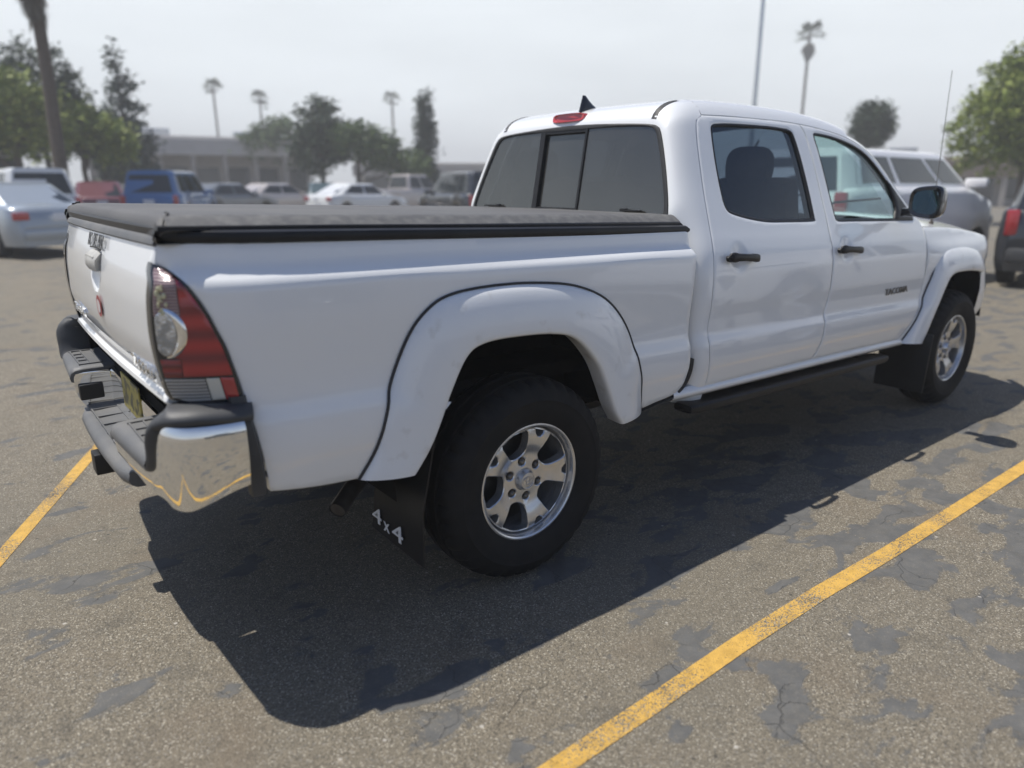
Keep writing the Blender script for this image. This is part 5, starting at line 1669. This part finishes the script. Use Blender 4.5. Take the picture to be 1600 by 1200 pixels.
# ---- vegetation
def leafm(name, c, c2):
    m = mat(name, c, .6, spec=.25)
    N, L = m.node_tree.nodes, m.node_tree.links; b = N['Principled BSDF']
    oi = N.new('ShaderNodeNewGeometry'); mm = N.new('ShaderNodeMix'); mm.data_type = 'RGBA'
    mm.inputs['A'].default_value = (*c, 1); mm.inputs['B'].default_value = (*c2, 1)
    L.new(oi.outputs['Random Per Island'], mm.inputs['Factor']); L.new(mm.outputs['Result'], b.inputs['Base Color'])
    return m
M['leaf_dark'] = leafm('dark_leaves', (.025, .045, .022), (.055, .085, .04))
M['leaf_mid'] = leafm('green_leaves', (.05, .09, .025), (.12, .17, .05))
M['leaf_light'] = leafm('yellow_green_leaves', (.12, .17, .03), (.26, .30, .06))
M['leaf_blue'] = leafm('conifer_needles', (.03, .05, .035), (.06, .09, .06))
M['palm_green'] = leafm('palm_fronds', (.05, .07, .03), (.10, .13, .06))
M['palm_dead'] = leafm('dead_fronds', (.10, .085, .06), (.20, .17, .12))
M['bark'] = vary(mat('bark', (.11, .085, .065), .9), 12, .5, col=(.05, .04, .03))
def crown(name, blobs, n, size, m_, par, seed=0):
    """blobs: (x, y, z, rx, ry, rz); leaves scattered in clumps through the volume"""
    r = np.random.default_rng(seed); V = []; F = []
    tot = sum(b[3] * b[4] * b[5] for b in blobs)
    for b in blobs:
        k = int(n * b[3] * b[4] * b[5] / tot); nc = max(6, k // 26)
        d = r.normal(size=(nc, 3)); d /= np.linalg.norm(d, axis=1)[:, None]
        rr = r.uniform(.35, 1.0, (nc, 1)) ** .6
        cc = np.array(b[:3]) + d * rr * np.array(b[3:])
        for c in cc:
            cs = size * r.uniform(1.6, 3.4)
            for _ in range(26):
                p = c + r.normal(size=3) * cs * .55
                a, e = r.uniform(0, 2 * PI), r.uniform(-1, 1)
                u = np.array([math.cos(a), math.sin(a), e * .6]); u /= np.linalg.norm(u)
                w = np.cross(u, r.normal(size=3)); w /= np.linalg.norm(w) + 1e-9
                s_ = size * r.uniform(.6, 1.3)
                i = len(V)
                V += [p - u * s_, p + w * s_ * .45, p + u * s_, p - w * s_ * .45]
                F.append((i, i + 1, i + 2, i + 3))
    return make(name, V, F, m_, None, smooth=False) if par is None else _par(make(name, V, F, m_, None, smooth=False), par)
def _par(o, p): o.parent = p; return o
def tree(name, label, x, y, h, blobs, n, size, m_, trunk_r=.14, seed=0, limbs=4, group=None, trunk_top=None):
    t = thing(name, label, 'tree', (x, y, 0), 0, group)
    r = random.Random(seed); mb = MB()
    tt = trunk_top or h * .6
    mb.tube([(0, 0, -.1), (.05, 0, tt * .3), (-.04, .05, tt * .7), (0, 0, tt)], [trunk_r * 1.25, trunk_r, trunk_r * .75, trunk_r * .35], 10)
    for i in range(limbs):
        b = blobs[i % len(blobs)]; z0 = tt * r.uniform(.45, .8)
        mb.tube([(0, 0, z0), (b[0] * .5 + r.uniform(-.3, .3), b[1] * .5 + r.uniform(-.3, .3), (z0 + b[2]) / 2), (b[0] + r.uniform(-.5, .5) * b[3], b[1] + r.uniform(-.5, .5) * b[4], b[2] + .2 * b[5])], [trunk_r * .5, trunk_r * .35, trunk_r * .12], 7)
    o = make('trunk', mb.v, mb.f, M['bark'], None); o.parent = t
    crown('crown', blobs, n, size, m_, t, seed)
    return t
def palm(label, x, y, h, cr, skirt=0., n=34, seed=0, trunk=.24, group=None):
    t = thing('palm_tree', label, 'palm tree', (x, y, 0), 0, group)
    mb = MB().tube([(0, 0, -.1), (.0, .0, h * .1), (.06, 0, h * .5), (0, .04, h)], [trunk * 1.5, trunk * 1.05, trunk * .85, trunk * .8], 14)
    _par(make('trunk', mb.v, mb.f, M['bark'], None), t)
    r = random.Random(seed); V = []; F = []
    def frond(z0, a, el, ln, V, F):
        u = Vector((math.cos(a) * math.cos(el), math.sin(a) * math.cos(el), math.sin(el)))
        sd_ = Vector((-math.sin(a), math.cos(a), 0)); nn = u.cross(sd_)
        o0 = Vector((0, 0, z0)); pt_ = o0 + u * ln * .5
        i = len(V); V += [o0 + sd_ * .02, o0 - sd_ * .02, pt_ - sd_ * .02, pt_ + sd_ * .02]; F.append((i, i + 1, i + 2, i + 3))
        for k in range(15):
            b = rad(-78 + 156 * k / 14); dr_ = u * math.cos(b) + sd_ * math.sin(b)
            L1_ = ln * .5 * (1 - .15 * abs(math.sin(b))) * r.uniform(.85, 1.1)
            w = sd_ * math.cos(b) - u * math.sin(b)
            dn = Vector((0, 0, -1)) * L1_ * .28
            i = len(V)
            V += [pt_, pt_ + dr_ * L1_ * .55 + w * .045 * ln * .6, pt_ + dr_ * L1_ + dn, pt_ + dr_ * L1_ * .55 - w * .045 * ln * .6]
            F.append((i, i + 1, i + 2, i + 3))
    for k in range(n): frond(h - .1 + r.uniform(0, .25), r.uniform(0, 2 * PI), rad(r.uniform(-25, 80)), cr * r.uniform(.85, 1.15), V, F)
    _par(make('crown', V, F, M['palm_green'], None, smooth=False), t)
    if skirt:
        V = []; F = []
        for k in range(90):
            f = r.random(); frond(h - skirt * f * .8, r.uniform(0, 2 * PI), rad(r.uniform(-84, -58) - 4 * f), cr * (1.0 - .62 * f) * r.uniform(.8, 1.05), V, F)
        _par(make('dead_frond_skirt', V, F, M['palm_dead'], None, smooth=False), t)
    return t
x, y = pos(60, 27, 50); palm('tall fan palm with a dead frond skirt, crown cut by the frame top', x, y, 9.6, 1.9, skirt=4.0, seed=4, trunk=.2)
x, y = pos(62, 38, 170); tree('broadleaf_tree', 'dark leafy tree standing below the tall fan palm', x, y, 7.4, [(0, 0, 5.2, 1.7, 1.7, 1.9), (-.8, .4, 4.0, 1.9, 1.6, 1.6), (.9, 0, 3.9, 1.6, 1.6, 1.5)], 11000, .12, M['leaf_dark'], seed=2)
x, y = pos(15, 34, 170); tree('shrub_tree', 'yellow green bushy tree at the far left edge', x, y, 5.4, [(0, 0, 4.4, 1.6, 1.5, 1.0), (-1.2, 0, 4.0, 1.4, 1.5, 1.2), (.6, 0, 3.5, 1.4, 1.2, 1.1)], 4500, .15, M['leaf_light'], seed=3)
x, y = pos(122, 37, 190); tree('shrub_tree', 'yellow green bushy tree between the dark leafy tree and the pointed conifer', x, y, 4.8, [(0, 0, 3.7, 1.5, 1.4, 1.1), (1.0, 0, 3.2, 1.2, 1.2, .9)], 3500, .15, M['leaf_light'], seed=5)
def cone(h, r0, n=6, z0=.6): return [(0, 0, z0 + (h - z0) * (i + .4) / n, r0 * (1 - i / n) + .12, r0 * (1 - i / n) + .12, (h - z0) / n * .75) for i in range(n)]
x, y = pos(190, 45, 160); tree('conifer_tree', 'pointed dark conifer left of the low shop', x, y, 8.0, cone(8.1, 1.9), 6000, .17, M['leaf_blue'], seed=6, trunk_top=7.4, limbs=0)
x, y = pos(152, 47, 190); tree('broadleaf_tree', 'small dark tree at the left foot of the pointed conifer', x, y, 5.6, [(0, 0, 4.0, 1.8, 1.6, 1.3)], 2500, .17, M['leaf_dark'], seed=16)
x, y = pos(665, 45, 200); tree('cypress_tree', 'narrow column shaped cypress left of the cab', x, y, 7.0, [(0, 0, 1.2 + i * .95, .78 - .075 * i, .78 - .075 * i, .9) for i in range(6)], 5500, .14, M['leaf_blue'], seed=7, trunk_top=6.2, limbs=0)
x, y = pos(500, 44, 210); tree('broadleaf_tree', 'leafy round tree behind the far cars in mid picture', x, y, 6.4, [(0, 0, 4.6, 1.3, 1.4, 1.3), (.7, 0, 3.7, 1.6, 1.5, 1.2), (-.3, 0, 3.2, 1.5, 1.4, 1.2)], 6000, .16, M['leaf_dark'], seed=8)
x, y = pos(562, 43); tree('broadleaf_tree', 'green spreading tree between the round tree and the cypress', x, y, 5.0, [(0, 0, 3.7, 1.6, 1.4, 1.0), (1.3, -.6, 3.1, 1.4, 1.3, .9), (2.4, -1.4, 2.4, 1.2, 1.2, .8)], 6000, .15, M['leaf_mid'], seed=9)
x, y = pos(448, 62, 220); tree('broadleaf_tree', 'pale distant tree rising behind the low shop roof', x, y, 6.8, [(0, 0, 5.0, 2.0, 1.8, 1.4), (-2.0, 0, 4.6, 1.6, 1.5, 1.2)], 3000, .2, M['leaf_mid'], seed=19)
x, y = pos(335, 118, 160); palm('distant fan palm left of its twin above the low shop roof', x, y, 14.6, 1.7, seed=10, group='distant palms', trunk=.2)
x, y = pos(407, 122, 170); palm('distant fan palm right of its twin above the low shop roof', x, y, 13.9, 1.6, seed=11, group='distant palms', trunk=.2)
x, y = pos(613, 112, 170); palm('slim distant palm left of the narrow cypress', x, y, 13.2, 1.5, seed=12, group='distant palms', trunk=.2)
x, y = pos(1262, 112, 90); palm('distant fan palm between the lamp post and the round clipped tree', x, y, 20.6, 2.3, seed=13, group='distant palms', trunk=.24, skirt=3)
x, y = pos(1362, 46, 200); tree('round_tree', 'small round dark tree above the windscreen pillar of the truck', x, y, 5.9, [(0, 0, 4.5, 1.15, 1.15, 1.25)], 7000, .10, M['leaf_dark'], seed=14, limbs=2)
x, y = pos(1618, 33, 180); tree('broadleaf_tree', 'big bright green tree at the right edge above the parked vehicles', x, y, 7.0, [(0, 0, 4.0, 2.3, 2.3, 2.3), (-1.2, .9, 3.2, 1.5, 1.5, 1.6), (1.3, -.6, 4.2, 2.1, 2.1, 2.1), (.2, 0, 5.2, 1.5, 1.5, 1.2)], 30000, .095, M['leaf_light'], seed=15, trunk_r=.2)

# ---- low shop building
M['stucco'] = vary(mat('stucco', (.36, .33, .30), .9), 3, .3, col=(.25, .23, .21))
M['fascia'] = vary(mat('pale_fascia', (.50, .48, .46), .8), 2, .3, col=(.38, .36, .34))
M['rooftile'] = vary(mat('roof_tiles', (.22, .16, .13), .8), 8, .5, col=(.12, .10, .09))
def building(name, label, u0, u1, dist, h, wall, fas, bays, depth=14):
    ax, ay = pos(u0, dist); bx2, by2 = pos(u1, dist * 1.02)
    v = Vector((bx2 - ax, by2 - ay)); Lb = v.length; a = math.atan2(v.y, v.x)
    t = thing(name, label, 'building', (ax, ay, 0), a)
    def add(mb, nm, m_, smooth=False):
        o = make(nm, mb.v, mb.f, m_, None, smooth=smooth)
        bm = bmesh.new(); bm.from_mesh(o.data); bmesh.ops.recalc_face_normals(bm, faces=bm.faces[:]); bm.to_mesh(o.data); bm.free()
        o.parent = t; return o
    add(MB().box((Lb / 2, depth / 2, h / 2), (Lb, depth, h)), 'wall', wall)
    add(MB().box((Lb / 2, -.9, h - .55), (Lb + .8, 1.9, 1.15), bev=.04), 'fascia', fas)
    add(MB().box((Lb / 2, depth / 2, h + .15), (Lb + .5, depth + .4, .3), bev=.03), 'parapet', fas)
    add(MB().box((Lb * .3, depth * .5, h + .7), (2.0, 1.6, 1.0), bev=.05), 'roof_unit', M['alloy'])
    add(MB().box((Lb * .72, depth * .4, h + .6), (1.5, 1.5, .8), bev=.05), 'roof_unit', M['alloy'])
    bw_ = Lb / bays
    for i in range(bays):
        add(MB().box((bw_ * (i + .5), -.02, 1.55), (bw_ * .72, .05, 2.2)), 'shop_window', M['car_glass'])
        add(MB().box((bw_ * (i + .5), -.06, .38), (bw_ * .74, .08, .12)), 'window_sill', M['fascia'])
        add(MB().box((bw_ * i + .02, -1.65, (h - 1.1) / 2), (.30, .30, h - 1.1), bev=.02), 'column', wall)
    return t
building('shop_building', 'long low shop with a pale roof band behind the far row of cars', 148, 486, 62, 4.6, M['stucco'], M['fascia'], 7)
building('warehouse_building', 'grey distant building behind the cypress and the spreading tree', 560, 905, 84, 3.4, M['fascia'], M['stucco'], 5)
building('shop_building', 'dull brown low building far beyond the utility vehicle on the right', 1290, 1720, 60, 3.0, M['stucco'], M['rooftile'], 6)
building('shop_building', 'pale blue grey building behind the silver sedan at the left edge', -260, 42, 44, 4.4, M['fascia'], M['fascia'], 4)
# ---- lamp post
x, y = pos(1190, 31, 30)
lp = thing('lamp_post', 'tall car park lamp post with two flat lamp heads above the truck roof', 'lamp post', (x, y, 0), rad(-38))
def addp(mb, nm, m_, par):
    o = make(nm, mb.v, mb.f, m_, None); bm = bmesh.new(); bm.from_mesh(o.data); bmesh.ops.recalc_face_normals(bm, faces=bm.faces[:]); bm.to_mesh(o.data); bm.free(); o.data.set_sharp_from_angle(angle=rad(38)); o.parent = par; return o
addp(MB().tube([(0, 0, 0), (0, 0, 9.0)], [.11, .075], 14), 'pole', M['alloy'], lp)
addp(MB().lathe([(0, .75), (.22, .75), (.25, .72), (.25, 0), (0, 0)], 24, axis='z'), 'footing', M['fascia'], lp)
for sd in (-1, 1):
    addp(MB().tube([(0, 0, 8.9), (.35 * sd, 0, 9.0)], .035, 8), 'arm', M['alloy'], lp)
    addp(MB().box((.62 * sd, 0, 9.0), (.62, .36, .14), bev=.04), 'lamp_head', M['plastic'], lp)

# ================================================================== HAZE
hzb = MB().box((50, 50, 11.0), (780, 780, 24.0))
hz_m = bpy.data.materials.new('haze_air'); hz_m.use_nodes = True
hN, hL = hz_m.node_tree.nodes, hz_m.node_tree.links
hN.remove(hN['Principled BSDF'])
pv_ = hN.new('ShaderNodeVolumePrincipled')
pv_.inputs['Color'].default_value = (.99, .995, 1.0, 1)
pv_.inputs['Density'].default_value = .0035
pv_.inputs['Anisotropy'].default_value = 0.0
hL.new(pv_.outputs[0], hN['Material Output'].inputs['Volume'])
hz_o = make('haze', hzb.v, hzb.f, hz_m, None, smooth=False)
tag(hz_o, kind='stuff')
